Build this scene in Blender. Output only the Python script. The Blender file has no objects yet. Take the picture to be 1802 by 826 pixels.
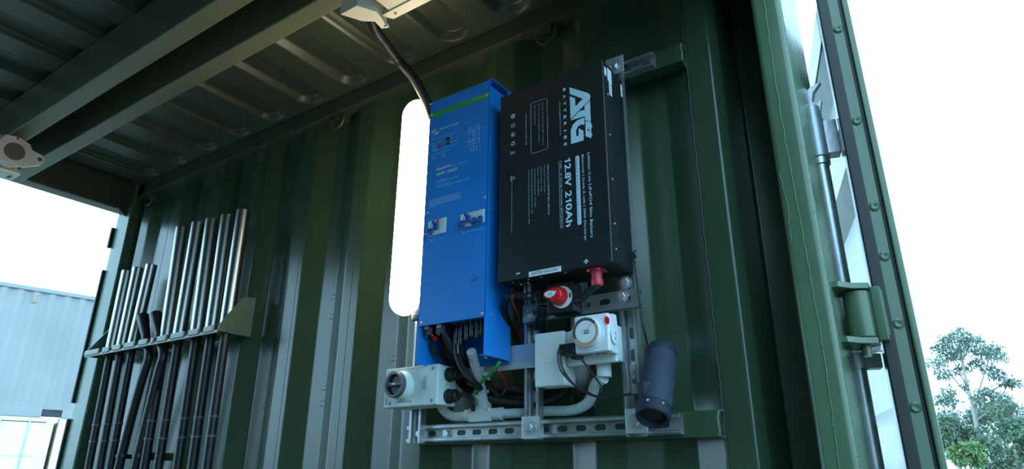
import bpy, bmesh, math, random
from mathutils import Vector, Matrix

random.seed(11)
SC = bpy.context.scene
COL = SC.collection
V = Vector

# ------------------------------------------------------------------ camera
F_PX, YAW, PITCH, ROLL = 1145.07, 0.5998566, 0.35567088, 0.00557536
_f = V((-math.sin(YAW) * math.cos(PITCH), math.cos(YAW) * math.cos(PITCH), math.sin(PITCH)))
_r = _f.cross(V((0, 0, 1))).normalized()
_u = _r.cross(_f)
CR = _r * math.cos(ROLL) + _u * math.sin(ROLL)
CU = -_r * math.sin(ROLL) + _u * math.cos(ROLL)
cam = bpy.data.cameras.new('camera')
cam.sensor_fit = 'HORIZONTAL'
cam.sensor_width = 36.0
cam.lens = 36.0 * F_PX / 1802.0
cam.clip_start = 0.02
cam.clip_end = 400
cam_o = bpy.data.objects.new('camera', cam)
M3 = Matrix((CR, CU, -_f)).transposed()
cam_o.matrix_world = M3.to_4x4()
COL.objects.link(cam_o)
SC.camera = cam_o

# ------------------------------------------------------------------ sky, exposure
SKY = 4.6
w = bpy.data.worlds.new('overcast_sky')
SC.world = w
w.use_nodes = True
nt = w.node_tree
bg = nt.nodes['Background']
bg.inputs[0].default_value = (0.43, 0.74, 1.0, 1)
bg.inputs[1].default_value = SKY
vs = SC.view_settings
vs.view_transform = 'Standard'
vs.look = 'None'
vs.gamma = 1.0
vs.use_curve_mapping = False
vs.exposure = 0.0


# ------------------------------------------------------------------ helpers
def at(px, py, Y):
    """point of the depth plane y = Y seen at a spot of the photograph"""
    d = _f + CR * ((px - 901) / F_PX) - CU * ((py - 413) / F_PX)
    return d * (Y / d.y)


def mat(name, col, rough=0.45, metal=0.0, var=0.12, scale=9.0, bump=0.0, bscale=60.0,
        emit=None, estr=0.0, spec=0.5, coat=0.0, trans=0.0, alpha=None, stretch=None):
    m = bpy.data.materials.new(name)
    m.use_nodes = True
    t = m.node_tree
    b = t.nodes['Principled BSDF']
    b.inputs['Roughness'].default_value = rough
    b.inputs['Metallic'].default_value = metal
    b.inputs['Specular IOR Level'].default_value = spec
    b.inputs['Coat Weight'].default_value = coat
    if trans:
        b.inputs['Transmission Weight'].default_value = trans
    tc = t.nodes.new('ShaderNodeTexCoord')
    src = tc.outputs['Object']
    if stretch:
        mp = t.nodes.new('ShaderNodeMapping')
        mp.inputs['Scale'].default_value = stretch
        t.links.new(src, mp.inputs[0])
        src = mp.outputs[0]
    n = t.nodes.new('ShaderNodeTexNoise')
    n.inputs['Scale'].default_value = scale
    n.inputs['Detail'].default_value = 5
    t.links.new(src, n.inputs['Vector'])
    r = t.nodes.new('ShaderNodeValToRGB')
    lo = [max(0, c * (1 - var)) for c in col]
    hi = [min(1, c * (1 + var)) for c in col]
    r.color_ramp.elements[0].position = 0.3
    r.color_ramp.elements[1].position = 0.7
    r.color_ramp.elements[0].color = (*lo, 1)
    r.color_ramp.elements[1].color = (*hi, 1)
    t.links.new(n.outputs[0], r.inputs[0])
    t.links.new(r.outputs[0], b.inputs['Base Color'])
    mr = t.nodes.new('ShaderNodeMapRange')
    mr.inputs['To Min'].default_value = max(0.02, rough - 0.08)
    mr.inputs['To Max'].default_value = min(1, rough + 0.08)
    t.links.new(n.outputs[0], mr.inputs[0])
    t.links.new(mr.outputs[0], b.inputs['Roughness'])
    if bump:
        n2 = t.nodes.new('ShaderNodeTexNoise')
        n2.inputs['Scale'].default_value = bscale
        n2.inputs['Detail'].default_value = 4
        t.links.new(src, n2.inputs['Vector'])
        bp = t.nodes.new('ShaderNodeBump')
        bp.inputs['Strength'].default_value = bump
        bp.inputs['Distance'].default_value = 0.01
        t.links.new(n2.outputs[0], bp.inputs['Height'])
        t.links.new(bp.outputs[0], b.inputs['Normal'])
    if emit:
        b.inputs['Emission Color'].default_value = (*emit, 1)
        b.inputs['Emission Strength'].default_value = estr
    return m


M = {}
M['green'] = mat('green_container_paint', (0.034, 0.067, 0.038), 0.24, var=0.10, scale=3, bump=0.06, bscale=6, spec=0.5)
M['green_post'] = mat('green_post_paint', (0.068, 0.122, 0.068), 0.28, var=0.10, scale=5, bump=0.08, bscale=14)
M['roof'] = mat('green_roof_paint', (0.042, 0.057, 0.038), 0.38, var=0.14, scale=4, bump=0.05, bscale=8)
M['beam'] = mat('olive_beam_paint', (0.105, 0.120, 0.072), 0.40, var=0.10, scale=4)
M['weld'] = mat('painted_weld', (0.075, 0.125, 0.07), 0.40, var=0.2, scale=60, bump=0.4, bscale=220)
M['seam'] = mat('dark_caulked_seam', (0.012, 0.028, 0.02), 0.6, var=0.3, scale=60)
M['galv'] = mat('galvanised_steel', (0.48, 0.52, 0.54), 0.36, 0.85, var=0.16, scale=26, bump=0.05, bscale=90)
M['galv_dull'] = mat('dull_zinc_plate', (0.50, 0.58, 0.62), 0.46, 0.65, var=0.10, scale=30)
M['bolt'] = mat('zinc_bolt', (0.58, 0.64, 0.67), 0.32, 0.8, var=0.12, scale=60)
M['steel'] = mat('brushed_steel_tube', (0.40, 0.40, 0.385), 0.30, 1.0, var=0.10, scale=18, stretch=(1, 1, 0.05))
M['black'] = mat('black_plastic', (0.010, 0.011, 0.012), 0.40, var=0.2)
M['blackrod'] = mat('black_painted_tube', (0.012, 0.013, 0.016), 0.42, var=0.25, scale=20, bump=0.06, bscale=120)
M['rubber'] = mat('black_rubber', (0.006, 0.010, 0.010), 0.6, var=0.25, scale=25)
M['conduit_black'] = mat('black_corrugated_plastic', (0.016, 0.016, 0.017), 0.38, var=0.2)
M['conduit_grey'] = mat('light_grey_conduit', (0.56, 0.64, 0.66), 0.45, var=0.05)
M['blue'] = mat('blue_powder_coat', (0.007, 0.205, 0.660), 0.42, var=0.05, scale=8, bump=0.03, bscale=500)
M['stripe'] = mat('green_print', (0.035, 0.36, 0.03), 0.45, var=0.04)
M['battery'] = mat('black_powder_coat', (0.010, 0.014, 0.017), 0.44, var=0.10, scale=10, bump=0.03, bscale=600)
M['print'] = mat('pale_blue_print', (0.48, 0.72, 0.84), 0.5, var=0.03)
M['print_dim'] = mat('grey_white_print', (0.40, 0.52, 0.62), 0.5, var=0.03)
M['print_fine'] = mat('fine_pale_print', (0.34, 0.55, 0.76), 0.5, var=0.03)
M['sticker'] = mat('white_sticker', (0.66, 0.76, 0.78), 0.5, var=0.04)
M['ink'] = mat('dark_ink', (0.03, 0.035, 0.045), 0.6, var=0.05)
M['ink_grey'] = mat('grey_ink', (0.20, 0.25, 0.27), 0.6, var=0.05)
M['iso'] = mat('pale_grey_green_plastic', (0.56, 0.70, 0.68), 0.40, var=0.03)
M['white'] = mat('white_plastic', (0.66, 0.72, 0.76), 0.35, var=0.03)
M['offwhite'] = mat('outlet_white_plastic', (0.58, 0.68, 0.68), 0.38, var=0.03)
M['cream'] = mat('cream_painted_metal', (0.62, 0.58, 0.48), 0.42, var=0.05)
M['red'] = mat('red_plastic', (0.62, 0.012, 0.018), 0.34, var=0.06)
M['pinkred'] = mat('pinkish_red_plastic', (0.60, 0.035, 0.065), 0.38, var=0.08)
M['ledgreen'] = mat('green_indicator', (0.03, 0.45, 0.06), 0.3)
M['ledred'] = mat('red_indicator', (0.40, 0.03, 0.03), 0.3)
M['ledamber'] = mat('amber_indicator', (0.45, 0.22, 0.03), 0.3)
M['grey_ring'] = mat('dark_grey_plastic', (0.085, 0.10, 0.115), 0.42, var=0.06)
M['bluetog'] = mat('dark_blue_toggle', (0.018, 0.085, 0.33), 0.35, var=0.06)
M['orange_ring'] = mat('orange_brown_dial', (0.52, 0.27, 0.14), 0.5, var=0.1)
M['wire_green'] = mat('green_wire', (0.03, 0.36, 0.10), 0.4)
M['wire_red'] = mat('red_wire', (0.30, 0.02, 0.025), 0.45)
M['rack'] = mat('grey_green_rack_paint', (0.10, 0.145, 0.095), 0.34, var=0.08)
M['speaker'] = mat('slate_blue_rubber', (0.017, 0.026, 0.040), 0.62, var=0.08, spec=0.2)
def woven(name, c0, c1, scale):
    m = mat(name, c0, 0.65, var=0.1, spec=0.2)
    t = m.node_tree
    b_ = t.nodes['Principled BSDF']
    tc = t.nodes.new('ShaderNodeTexCoord')
    v = t.nodes.new('ShaderNodeTexVoronoi')
    v.inputs['Scale'].default_value = scale
    v.inputs['Randomness'].default_value = 0.15
    r = t.nodes.new('ShaderNodeValToRGB')
    r.color_ramp.elements[0].position = 0.25
    r.color_ramp.elements[1].position = 0.55
    r.color_ramp.elements[0].color = (*c1, 1)
    r.color_ramp.elements[1].color = (*c0, 1)
    t.links.new(tc.outputs['Object'], v.inputs['Vector'])
    t.links.new(v.outputs['Distance'], r.inputs[0])
    t.links.new(r.outputs[0], b_.inputs['Base Color'])
    return m


M['grille'] = woven('woven_blue_grille', (0.036, 0.054, 0.080), (0.010, 0.016, 0.026), 420)
M['spk_dark'] = mat('dark_bass_cone', (0.014, 0.018, 0.024), 0.5)
M['alu'] = mat('cast_aluminium', (0.60, 0.56, 0.52), 0.42, 0.55, var=0.06)
M['bakelite'] = mat('dark_shaft_end', (0.10, 0.085, 0.08), 0.5, var=0.1)
M['timber'] = mat('plywood_floor', (0.16, 0.105, 0.06), 0.65, var=0.3, scale=4, stretch=(1, 9, 1))
M['ground'] = mat('pale_gravel_yard', (0.13, 0.13, 0.105), 0.9, var=0.2, scale=0.6, bump=0.3, bscale=12)
M['concrete'] = mat('concrete_block', (0.30, 0.30, 0.29), 0.85, var=0.12, scale=8)
M['cblue'] = mat('faded_blue_container_paint', (0.29, 0.305, 0.305), 0.55, var=0.10, scale=0.9)
M['cwhite'] = mat('white_container_paint', (0.86, 0.78, 0.64), 0.5, var=0.05, scale=0.9)
M['bark'] = mat('pale_gum_bark', (0.36, 0.33, 0.30), 0.8, var=0.3, scale=3, stretch=(1, 1, 0.3))
M['leaf'] = mat('grey_green_gum_leaf', (0.125, 0.190, 0.140), 0.55, var=0.35, scale=0.8)
M['leaf2'] = mat('mid_green_leaf', (0.090, 0.150, 0.085), 0.55, var=0.35, scale=0.8)
M['leaf3'] = mat('bright_green_leaf', (0.16, 0.27, 0.10), 0.55, var=0.3, scale=0.8)
M['dry'] = mat('dry_earth', (0.34, 0.28, 0.22), 0.9, var=0.2, scale=0.5)
M['lamp'] = mat('glowing_diffuser', (0.9, 0.88, 0.82), 0.4, var=0.01, emit=(1.0, 0.83, 0.56), estr=27.0)
M['brownconnector'] = mat('black_connector', (0.014, 0.015, 0.017), 0.25, var=0.1)


class MB:
    """collects shapes for one mesh"""

    def __init__(s):
        s.bm = bmesh.new()

    def _add(s, vs, fs):
        b = [s.bm.verts.new(v) for v in vs]
        for f in fs:
            try:
                s.bm.faces.new([b[i] for i in f])
            except ValueError:
                pass
        return b

    def box(s, x0, x1, y0, y1, z0, z1, bev=0.0, seg=2, mx=None):
        t = bmesh.new()
        bmesh.ops.create_cube(t, size=1)
        for v in t.verts:
            v.co = V(((x0 + x1) / 2 + v.co.x * (x1 - x0), (y0 + y1) / 2 + v.co.y * (y1 - y0), (z0 + z1) / 2 + v.co.z * (z1 - z0)))
        if bev:
            bmesh.ops.bevel(t, geom=t.edges[:], offset=bev, segments=seg, profile=0.5, affect='EDGES')
        s.merge(t, mx)
        return s

    def merge(s, t, mx=None):
        t.verts.ensure_lookup_table()
        t.verts.index_update()
        s._add([(mx @ v.co if mx else v.co.copy()) for v in t.verts], [[v.index for v in f.verts] for f in t.faces])
        t.free()

    def prism(s, poly, o, ux, uy, h):
        """polygon in the frame (o, ux, uy) pushed out by h along ux x uy"""
        o, ux, uy = V(o), V(ux), V(uy)
        nrm = ux.cross(uy).normalized()
        n = len(poly)
        lo = [o + ux * a + uy * b for a, b in poly]
        hi = [p + nrm * h for p in lo]
        s._add(lo + hi, [list(range(n))[::-1], list(range(n, 2 * n))] + [[i, (i + 1) % n, n + (i + 1) % n, n + i] for i in range(n)])
        return s

    def lathe(s, prof, o, ax, seg=24):
        """profile (radius, height) turned about the axis ax through o"""
        o, ax = V(o), V(ax).normalized()
        a = V((0, 0, 1)) if abs(ax.z) < 0.9 else V((1, 0, 0))
        e1 = ax.cross(a).normalized()
        e2 = ax.cross(e1)
        vs, fs = [], []
        k = len(prof)
        for r, h in prof:
            for i in range(seg):
                t = 2 * math.pi * i / seg
                vs.append(o + ax * h + (e1 * math.cos(t) + e2 * math.sin(t)) * max(r, 1e-5))
        for j in range(k - 1):
            for i in range(seg):
                fs.append([j * seg + i, j * seg + (i + 1) % seg, (j + 1) * seg + (i + 1) % seg, (j + 1) * seg + i])
        fs.append(list(range(seg))[::-1])
        fs.append([(k - 1) * seg + i for i in range(seg)])
        s._add(vs, fs)
        return s

    def tube(s, pts, rad, seg=10, step=None, corr=0.0, pitch=0.005, spline=True):
        """round bar through points; corr gives it corrugations"""
        pts = [V(p) for p in pts]
        line = resample(pts, step or max(rad * 0.8, 0.004), spline) if not corr else resample(pts, pitch / 4.0, spline)
        n = len(line)
        vs, fs = [], []
        prev = None
        for i, p in enumerate(line):
            t = (line[min(i + 1, n - 1)] - line[max(i - 1, 0)]).normalized()
            if prev is None:
                a = V((0, 0, 1)) if abs(t.z) < 0.9 else V((1, 0, 0))
                e1 = t.cross(a).normalized()
            else:
                e1 = (prev - t * prev.dot(t)).normalized()
            prev = e1
            e2 = t.cross(e1)
            rr = rad
            if corr:
                rr = rad * (1 - corr * (1, 0.12, 0, 0.12)[i % 4])
            for k in range(seg):
                an = 2 * math.pi * k / seg
                vs.append(p + (e1 * math.cos(an) + e2 * math.sin(an)) * rr)
        for i in range(n - 1):
            for k in range(seg):
                fs.append([i * seg + k, i * seg + (k + 1) % seg, (i + 1) * seg + (k + 1) % seg, (i + 1) * seg + k])
        fs.append(list(range(seg))[::-1])
        fs.append([(n - 1) * seg + k for k in range(seg)])
        s._add(vs, fs)
        return s

    def build(s, name, m, parent=None, smooth=True, angle=38):
        bmesh.ops.recalc_face_normals(s.bm, faces=s.bm.faces)
        if smooth:
            lim = math.radians(angle)
            for e in s.bm.edges:
                if len(e.link_faces) == 2:
                    e.smooth = e.calc_face_angle(0) < lim
            for f in s.bm.faces:
                f.smooth = True
        me = bpy.data.meshes.new(name)
        s.bm.to_mesh(me)
        s.bm.free()
        me.materials.append(M[m] if isinstance(m, str) else m)
        o = link(name, me, parent)
        if smooth:
            wn = o.modifiers.new('weighted_normal', 'WEIGHTED_NORMAL')
            wn.keep_sharp = True
        return o


def link(name, me, parent=None):
    o = bpy.data.objects.new(name, me)
    COL.objects.link(o)
    if parent is not None:
        o.parent = parent
        base = V(parent.location)
        q = parent.parent
        while q is not None:
            base += V(q.location)
            q = q.parent
        o.location = -base      # parts are modelled in world coordinates
    return o


def resample(pts, step, spline):
    if spline and len(pts) > 2:
        P = [pts[0] * 2 - pts[1]] + pts + [pts[-1] * 2 - pts[-2]]
        dense = []
        for i in range(1, len(P) - 2):
            for k in range(14):
                t = k / 14
                a, b, c, d = P[i - 1], P[i], P[i + 1], P[i + 2]
                dense.append(0.5 * ((2 * b) + (c - a) * t + (2 * a - 5 * b + 4 * c - d) * t * t + (3 * b - a - 3 * c + d) * t ** 3))
        dense.append(pts[-1])
    else:
        dense = pts
    out = [dense[0]]
    acc = 0.0
    L = sum((dense[i + 1] - dense[i]).length for i in range(len(dense) - 1))
    n = max(2, int(L / step))
    stp = L / n
    nxt = stp
    for i in range(len(dense) - 1):
        seg = (dense[i + 1] - dense[i]).length
        while nxt <= acc + seg + 1e-9 and len(out) < n:
            out.append(dense[i].lerp(dense[i + 1], (nxt - acc) / max(seg, 1e-9)))
            nxt += stp
        acc += seg
    out.append(dense[-1])
    return out


def tag(o, label=None, cat=None, group=None, kind=None):
    if label:
        o['label'] = label
    if cat:
        o['category'] = cat
    if group:
        o['group'] = group
    if kind:
        o['kind'] = kind
    return o


def thing(name, loc, label, cat, group=None):
    o = bpy.data.objects.new(name, None)
    o.empty_display_size = 0.05
    o.location = loc
    COL.objects.link(o)
    return tag(o, label, cat, group)


TEXTS = []


def text(parent, s, p0, right, up, length, cap, m, name='lettering', bold=0.0, depth=0.0004, space=1.0):
    """flat lettering from p0 along right, fitted to a length and a capital height"""
    c = bpy.data.curves.new(name, 'FONT')
    c.body = s
    c.size = 1
    c.extrude = 0
    c.offset = bold
    c.space_character = space
    c.resolution_u = 2
    t = bpy.data.objects.new('text_tmp', c)
    COL.objects.link(t)
    TEXTS.append((t, name, parent, V(p0), V(right).normalized(), V(up).normalized(), length, cap, m, depth))


def flush_texts():
    dg = bpy.context.evaluated_depsgraph_get()
    for t, name, parent, p0, rt, up, length, cap, m, depth in TEXTS:
        me = bpy.data.meshes.new_from_object(t.evaluated_get(dg))
        xs = [v.co.x for v in me.vertices]
        if not xs:
            continue
        x0, x1 = min(xs), max(xs)
        sx = length / (x1 - x0)
        sy = cap / 0.69
        nr = rt.cross(up)
        n = len(me.vertices)
        b = MB()
        vs = [p0 + rt * ((v.co.x - x0) * sx) + up * (v.co.y * sy) + nr * depth for v in me.vertices]
        b._add(vs, [list(p.vertices) for p in me.polygons])
        bm = b.bm
        me2 = bpy.data.meshes.new(name)
        bm.to_mesh(me2)
        bm.free()
        me2.materials.append(M[m])
        link(name, me2, parent)
        bpy.data.meshes.remove(me)
    for t, *_ in TEXTS:
        c = t.data
        bpy.data.objects.remove(t)
        bpy.data.curves.remove(c)


X, Y, Z = V((1, 0, 0)), V((0, 1, 0)), V((0, 0, 1))


def hexbolt(parent, p, nrm=(0, -1, 0), r=0.0095, m='bolt', washer=True, name='bolt'):
    b = MB()
    p, nrm = V(p), V(nrm)
    if washer:
        b.lathe([(r * 1.55, 0), (r * 1.55, 0.0022), (r * 0.8, 0.0024)], p, nrm, 20)
    b.lathe([(r * 0.98, 0.001), (r, 0.002), (r, 0.0075), (r * 0.85, 0.009)], p, nrm, 6)
    return b.build(name, m, parent, angle=25)


def screw(parent, p, nrm=(0, -1, 0), r=0.004, m='bolt', name='screw'):
    b = MB()
    b.lathe([(r, -0.001), (r, 0.0008), (r * 0.75, 0.0018), (r * 0.35, 0.0019), (r * 0.3, 0.0010)], p, nrm, 14)
    return b.build(name, m, parent)


# ------------------------------------------------------------------ the container itself
XL, XR = -3.22, -0.178      # inner faces of the two end frames
YW, DEPTH = 1.42, 0.036     # inner crest of the corrugated wall and its depth
ZF, ZTOP = -1.0, 1.357
YO = -0.93                  # opposite wall


def corr_profile(x0, x1, start, p=0.307):
    q = p / 4
    pts = []
    k = math.floor((x0 - start) / p) - 1
    while True:
        s = start + k * p
        for dx, d in ((0, 0), (q, 0), (2 * q, DEPTH), (3 * q, DEPTH)):
            xx = s + dx
            if x0 < xx < x1:
                pts.append((xx, d))
        k += 1
        if s > x1:
            break

    def val(x):
        u = ((x - start) % p) / q
        return 0 if u < 1 else (u - 1) * DEPTH if u < 2 else DEPTH if u < 3 else (4 - u) * DEPTH
    return [(x0, val(x0))] + pts + [(x1, val(x1))]


def wall_mesh(prof, z0, z1, name, m, th=0.002):
    """sheet with a bent plan, with small rounded bends"""
    rp = []
    for i, (x, y) in enumerate(prof):
        if 0 < i < len(prof) - 1:
            a, b, c = V((*prof[i - 1], 0)), V((x, y, 0)), V((*prof[i + 1], 0))
            r = min(0.006, (a - b).length * .3, (c - b).length * .3)
            p, q = b + (a - b).normalized() * r, b + (c - b).normalized() * r
            for t in (0, .5, 1):
                w_ = p * (1 - t) ** 2 + b * 2 * t * (1 - t) + q * t * t
                rp.append((w_.x, w_.y))
        else:
            rp.append((x, y))
    b = MB()
    n = len(rp)
    sgn = 1 if rp[0][1] > 0 else -1
    vs = [(x, y, z) for z in (z0, z1) for x, y in rp] + [(x, y + sgn * th, z) for z in (z0, z1) for x, y in rp]
    fs = []
    for i in range(n - 1):
        fs += [[i, i + 1, n + i + 1, n + i], [2 * n + i, 3 * n + i, 3 * n + i + 1, 2 * n + i + 1]]
        fs += [[i, 2 * n + i, 2 * n + i + 1, i + 1], [n + i, n + i + 1, 3 * n + i + 1, 3 * n + i]]
    fs += [[0, n, 3 * n, 2 * n], [n - 1, 3 * n - 1, 4 * n - 1, 2 * n - 1]]
    b._add(vs, fs)
    return tag(b.build(name, m, angle=60), kind='structure')


prof = [(XL - 0.01, 1.56), (-3.19, 1.56), (-3.185, 1.435), (-3.165, YW)]
prof += [(x, YW + d) for x, d in corr_profile(-3.10, -0.40, -1.655)]
prof += [(-0.369, YW), (-0.352, 1.450), (-0.346, 1.600), (-0.235, 1.600)]
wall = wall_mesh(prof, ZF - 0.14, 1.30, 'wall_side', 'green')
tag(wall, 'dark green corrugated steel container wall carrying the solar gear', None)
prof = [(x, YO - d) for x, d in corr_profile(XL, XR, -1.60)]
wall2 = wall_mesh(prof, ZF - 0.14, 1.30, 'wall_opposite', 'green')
tag(wall2, 'dark green corrugated steel wall opposite the solar gear')


def bead(parent, pts, r, m, name='weld_bead', wob=0.0018):
    L = resample([V(p) for p in pts], 0.012, False)
    L = [p + V((random.uniform(-wob, wob), random.uniform(-wob * .3, wob * .3), random.uniform(-wob, wob))) for p in L]
    b = MB()
    b.tube(L, r, 6, step=0.012, spline=False)
    return b.build(name, m, parent)


bead(wall, [(-0.431, YW + 0.0005, ZF), (-0.431, YW + 0.0005, 1.29)], 0.0026, 'seam')
for xx, d in ((-1.905, 0.0), (-1.615, 0.0), (-2.205, 0.0)):
    bead(wall, [(xx, YW + d + 0.0003, ZF), (xx, YW + d + 0.0003, 1.29)], 0.0011, 'seam', wob=0.0008)
# marks left by burnt paint where something was welded behind the sheet
for xx, zz in ((-1.735, 0.57), (-1.735, 0.50), (-1.735, 0.26), (-1.735, 0.21), (-1.43, 0.33), (-1.43, 0.26), (-2.04, 0.30), (-2.04, 0.22)):
    yy = YW + DEPTH
    bead(wall, [(xx - 0.018, yy, zz), (xx + 0.018, yy, zz + 0.002), (xx + 0.022, yy, zz + 0.018), (xx - 0.012, yy, zz + 0.016)], 0.0010, 'green', 'weld_mark', wob=0.0015)
# air vents pressed through the sheet
for cx in (-0.697, -2.846):
    for i in range(3):
        for j in range(3):
            b = MB()
            b.lathe([(0.0062, -0.0008), (0.0058, 0.0006), (0.0045, 0.0007)], (cx + (i - 1) * 0.0195, YW, 1.155 + (j - 1) * 0.021), (0, -1, 0), 12)
            b.build('vent_hole', 'seam', wall)

# floor and ground
b = MB()
x = XL
tmp_fl = tag(MB().box(XL - 0.07, XR + 0.01, YO, 1.42, ZF - 0.16, ZF - 0.028).build('floor', 'green'), 'container floor of plywood boards on steel', None, kind='structure')
for i in range(3):
    xa = XL - 0.07 + i * 1.03
    MB().box(xa + 0.003, min(xa + 1.027, XR + 0.01), YO, 1.42, ZF - 0.028, ZF, 0.002, 1).build('plank', 'timber', tmp_fl)
tag(MB().box(-140, 140, -120, 160, -1.62, -1.53).build('ground', 'ground'), 'pale gravel yard around the containers', None, kind='structure')
for xx in (-3.16, -0.27):
    for yy in (YO + 0.05, 1.36):
        tag(MB().box(xx - 0.1, xx + 0.1, yy - 0.1, yy + 0.1, -1.53, ZF - 0.16, 0.01).build('support_block', 'concrete'),
            'concrete block carrying a corner of the green container', 'block', 'blocks under the container')

# roof sheet with pressed ribs
PITCH_R, X0R = 0.2335, -0.924


def roof_h(xx, yy):
    k = round((xx - X0R) / PITCH_R)
    dx = abs(xx - (X0R + k * PITCH_R))
    W = 0.062
    ye = 1.385 - W
    yb = YO + 0.05 + W
    dy = yy - ye if yy > ye else yb - yy if yy < yb else 0
    d = math.hypot(dx, dy) - W
    t = max(0.0, min(1.0, -d / 0.020))
    return 0.026 * t * t * (3 - 2 * t)


ys = [YO, YO + 0.04] + [YO + 0.05 + i * 0.012 for i in range(7)] + [0.0, 0.6, 1.0, 1.25]
ys += [1.30 + i * 0.006 for i in range(17)] + [1.41, 1.46]
nx = 350
xs = [XL - 0.05 + i * (XR + 0.06 - XL) / nx for i in range(nx + 1)]
b = MB()
vs_ = [(xx, yy, 1.357 + roof_h(xx, yy)) for yy in ys for xx in xs]
fs_ = [[j * (nx + 1) + i, j * (nx + 1) + i + 1, (j + 1) * (nx + 1) + i + 1, (j + 1) * (nx + 1) + i] for j in range(len(ys) - 1) for i in range(nx)]
b._add(vs_, fs_)
ceil = tag(b.build('ceiling', 'roof', angle=60), 'dark green pressed steel roof sheet with round ended ribs', None, kind='structure')
for xx in (-1.41, -2.35, -3.05):
    bead(ceil, [(xx, YO, 1.3565), (xx, 1.39, 1.3565)], 0.0016, 'weld', wob=0.0004)
MB().box(XL - 0.07, XR, YO - 0.05, 1.50, 1.392, 1.40).build('roof_skin', 'roof', ceil)

n_tr = [0]


def trim(bmb, m, label):
    n_tr[0] += 1
    return tag(bmb.build('trim_%d' % n_tr[0], m), label, None, kind='structure')


top_rail = trim(MB().box(XL, -0.235, 1.400, 1.475, 1.290, 1.356, 0.006), 'roof', 'green box section rail along the top of the wall')
trim(MB().box(XL, -0.235, YO - 0.06, YO + 0.02, 1.290, 1.356, 0.006), 'roof', 'green box section rail above the opposite wall')
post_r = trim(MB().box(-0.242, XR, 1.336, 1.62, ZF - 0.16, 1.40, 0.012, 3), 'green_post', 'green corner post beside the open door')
post_l = trim(MB().box(XL - 0.13, XL, 1.388, 1.58, ZF - 0.16, 1.40, 0.008, 3), 'green_post', 'green corner post at the open far end')
head_l = trim(MB().box(XL - 0.13, XL - 0.05, YO, 1.390, 1.224, 1.392, 0.006), 'roof', 'green header beam over the open far end')
trim(MB().box(-0.235, XR, YO, 1.336, 1.200, 1.392, 0.006), 'roof', 'green header beam over the door end')
trim(MB().box(XL - 0.075, XL, YO - 0.1, YO + 0.06, ZF - 0.16, 1.40, 0.008), 'green_post', 'green corner post opposite at the far end')
trim(MB().box(-0.242, XR, YO - 0.1, YO + 0.06, ZF - 0.16, 1.40, 0.008), 'green_post', 'green corner post opposite at the door end')
trim(MB().box(-0.365, XR, 1.395, 1.62, 1.285, 1.40, 0.006), 'roof', 'green corner block on top of the post beside the open door')
trim(MB().box(XL - 0.13, -3.155, 1.400, 1.59, 1.285, 1.40, 0.006), 'roof', 'green corner block on top of the far post')
# gasket along the far post and a gusset in the far top corner
MB().box(XL - 0.140, XL - 0.126, 1.376, 1.41, ZF - 0.1, 0.23, 0.003).build('gasket', 'rubber', post_l)
MB().box(XL - 0.140, XL - 0.126, 1.376, 1.41, 0.30, 0.93, 0.003).build('gasket', 'rubber', post_l)
MB().box(XL - 0.142, XL - 0.126, 1.374, 1.392, 1.045, 1.15, 0.003).build('gasket', 'rubber', post_l)
b = MB()
b.prism([(0, 0), (0.14, 0), (0, 0.10)], (XL - 0.049, 1.398, 1.288), (0, -1, 0), (0, 0, -1), 0.006)
b.build('gusset', 'roof', head_l)
bead(post_l, [(XL - 0.10, 1.387, 1.222), (XL - 0.05, 1.387, 1.226), (XL, 1.389, 1.235)], 0.004, 'weld')
# weld line and dents on the near post
zz = ZF
L = []
while zz < 1.38:
    L.append((-0.210 + 0.004 * math.sin(zz * 6.1) + random.uniform(-.0012, .0012), 1.3362, zz))
    zz += 0.018
bead(post_r, L, 0.0016, 'weld', wob=0.0007)
bead(post_r, [(-0.1835, 1.342, 0.40), (-0.185, 1.340, 0.47), (-0.184, 1.341, 0.55), (-0.186, 1.339, 0.66)], 0.0022, 'weld')
bead(post_r, [(-0.1795, 1.345, ZF), (-0.1795, 1.345, 1.39)], 0.0022, 'weld', wob=0.0005)
bead(post_r, [(-0.232, 1.3362, 0.44), (-0.229, 1.3362, 0.52), (-0.233, 1.3362, 0.60)], 0.0012, 'weld')


# lashing rings under the top rail
def lash_ring(x, label):
    t = thing('lashing_ring', (x, 1.42, 1.27), label, 'ring', 'lashing rings under the top rail')
    MB().box(x - 0.018, x + 0.018, 1.405, 1.452, 1.262, 1.294, 0.004).build('lug', 'roof', t)
    pts = []
    for i in range(13):
        a = math.pi * (1.0 + i / 12.0)
        pts.append((x + 0.034 * math.cos(a), 1.408, 1.268 + 0.045 * math.sin(a)))
    MB().tube(pts, 0.0055, 8).build('ring', 'roof', t)


lash_ring(-1.765, 'green steel lashing ring above the bare corrugated wall')
lash_ring(-0.842, 'green steel lashing ring above the black battery')
lash_ring(-3.10, 'green steel lashing ring in the far top corner')

# ------------------------------------------------------------------ two beams under the roof
tag(MB().box(XL, -0.24, 0.7115, 0.771, 1.18, 1.356, 0.005, 3).build('ceiling_beam', 'beam'),
    'painted steel box beam under the roof with the flanged shaft clamp', 'beam', 'roof beams')
tag(MB().box(XL, -0.24, 0.861, 0.917, 1.18, 1.356, 0.005, 3).build('ceiling_beam', 'beam'),
    'painted steel box beam under the roof beside the cream lamp bracket', 'beam', 'roof beams')

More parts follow.
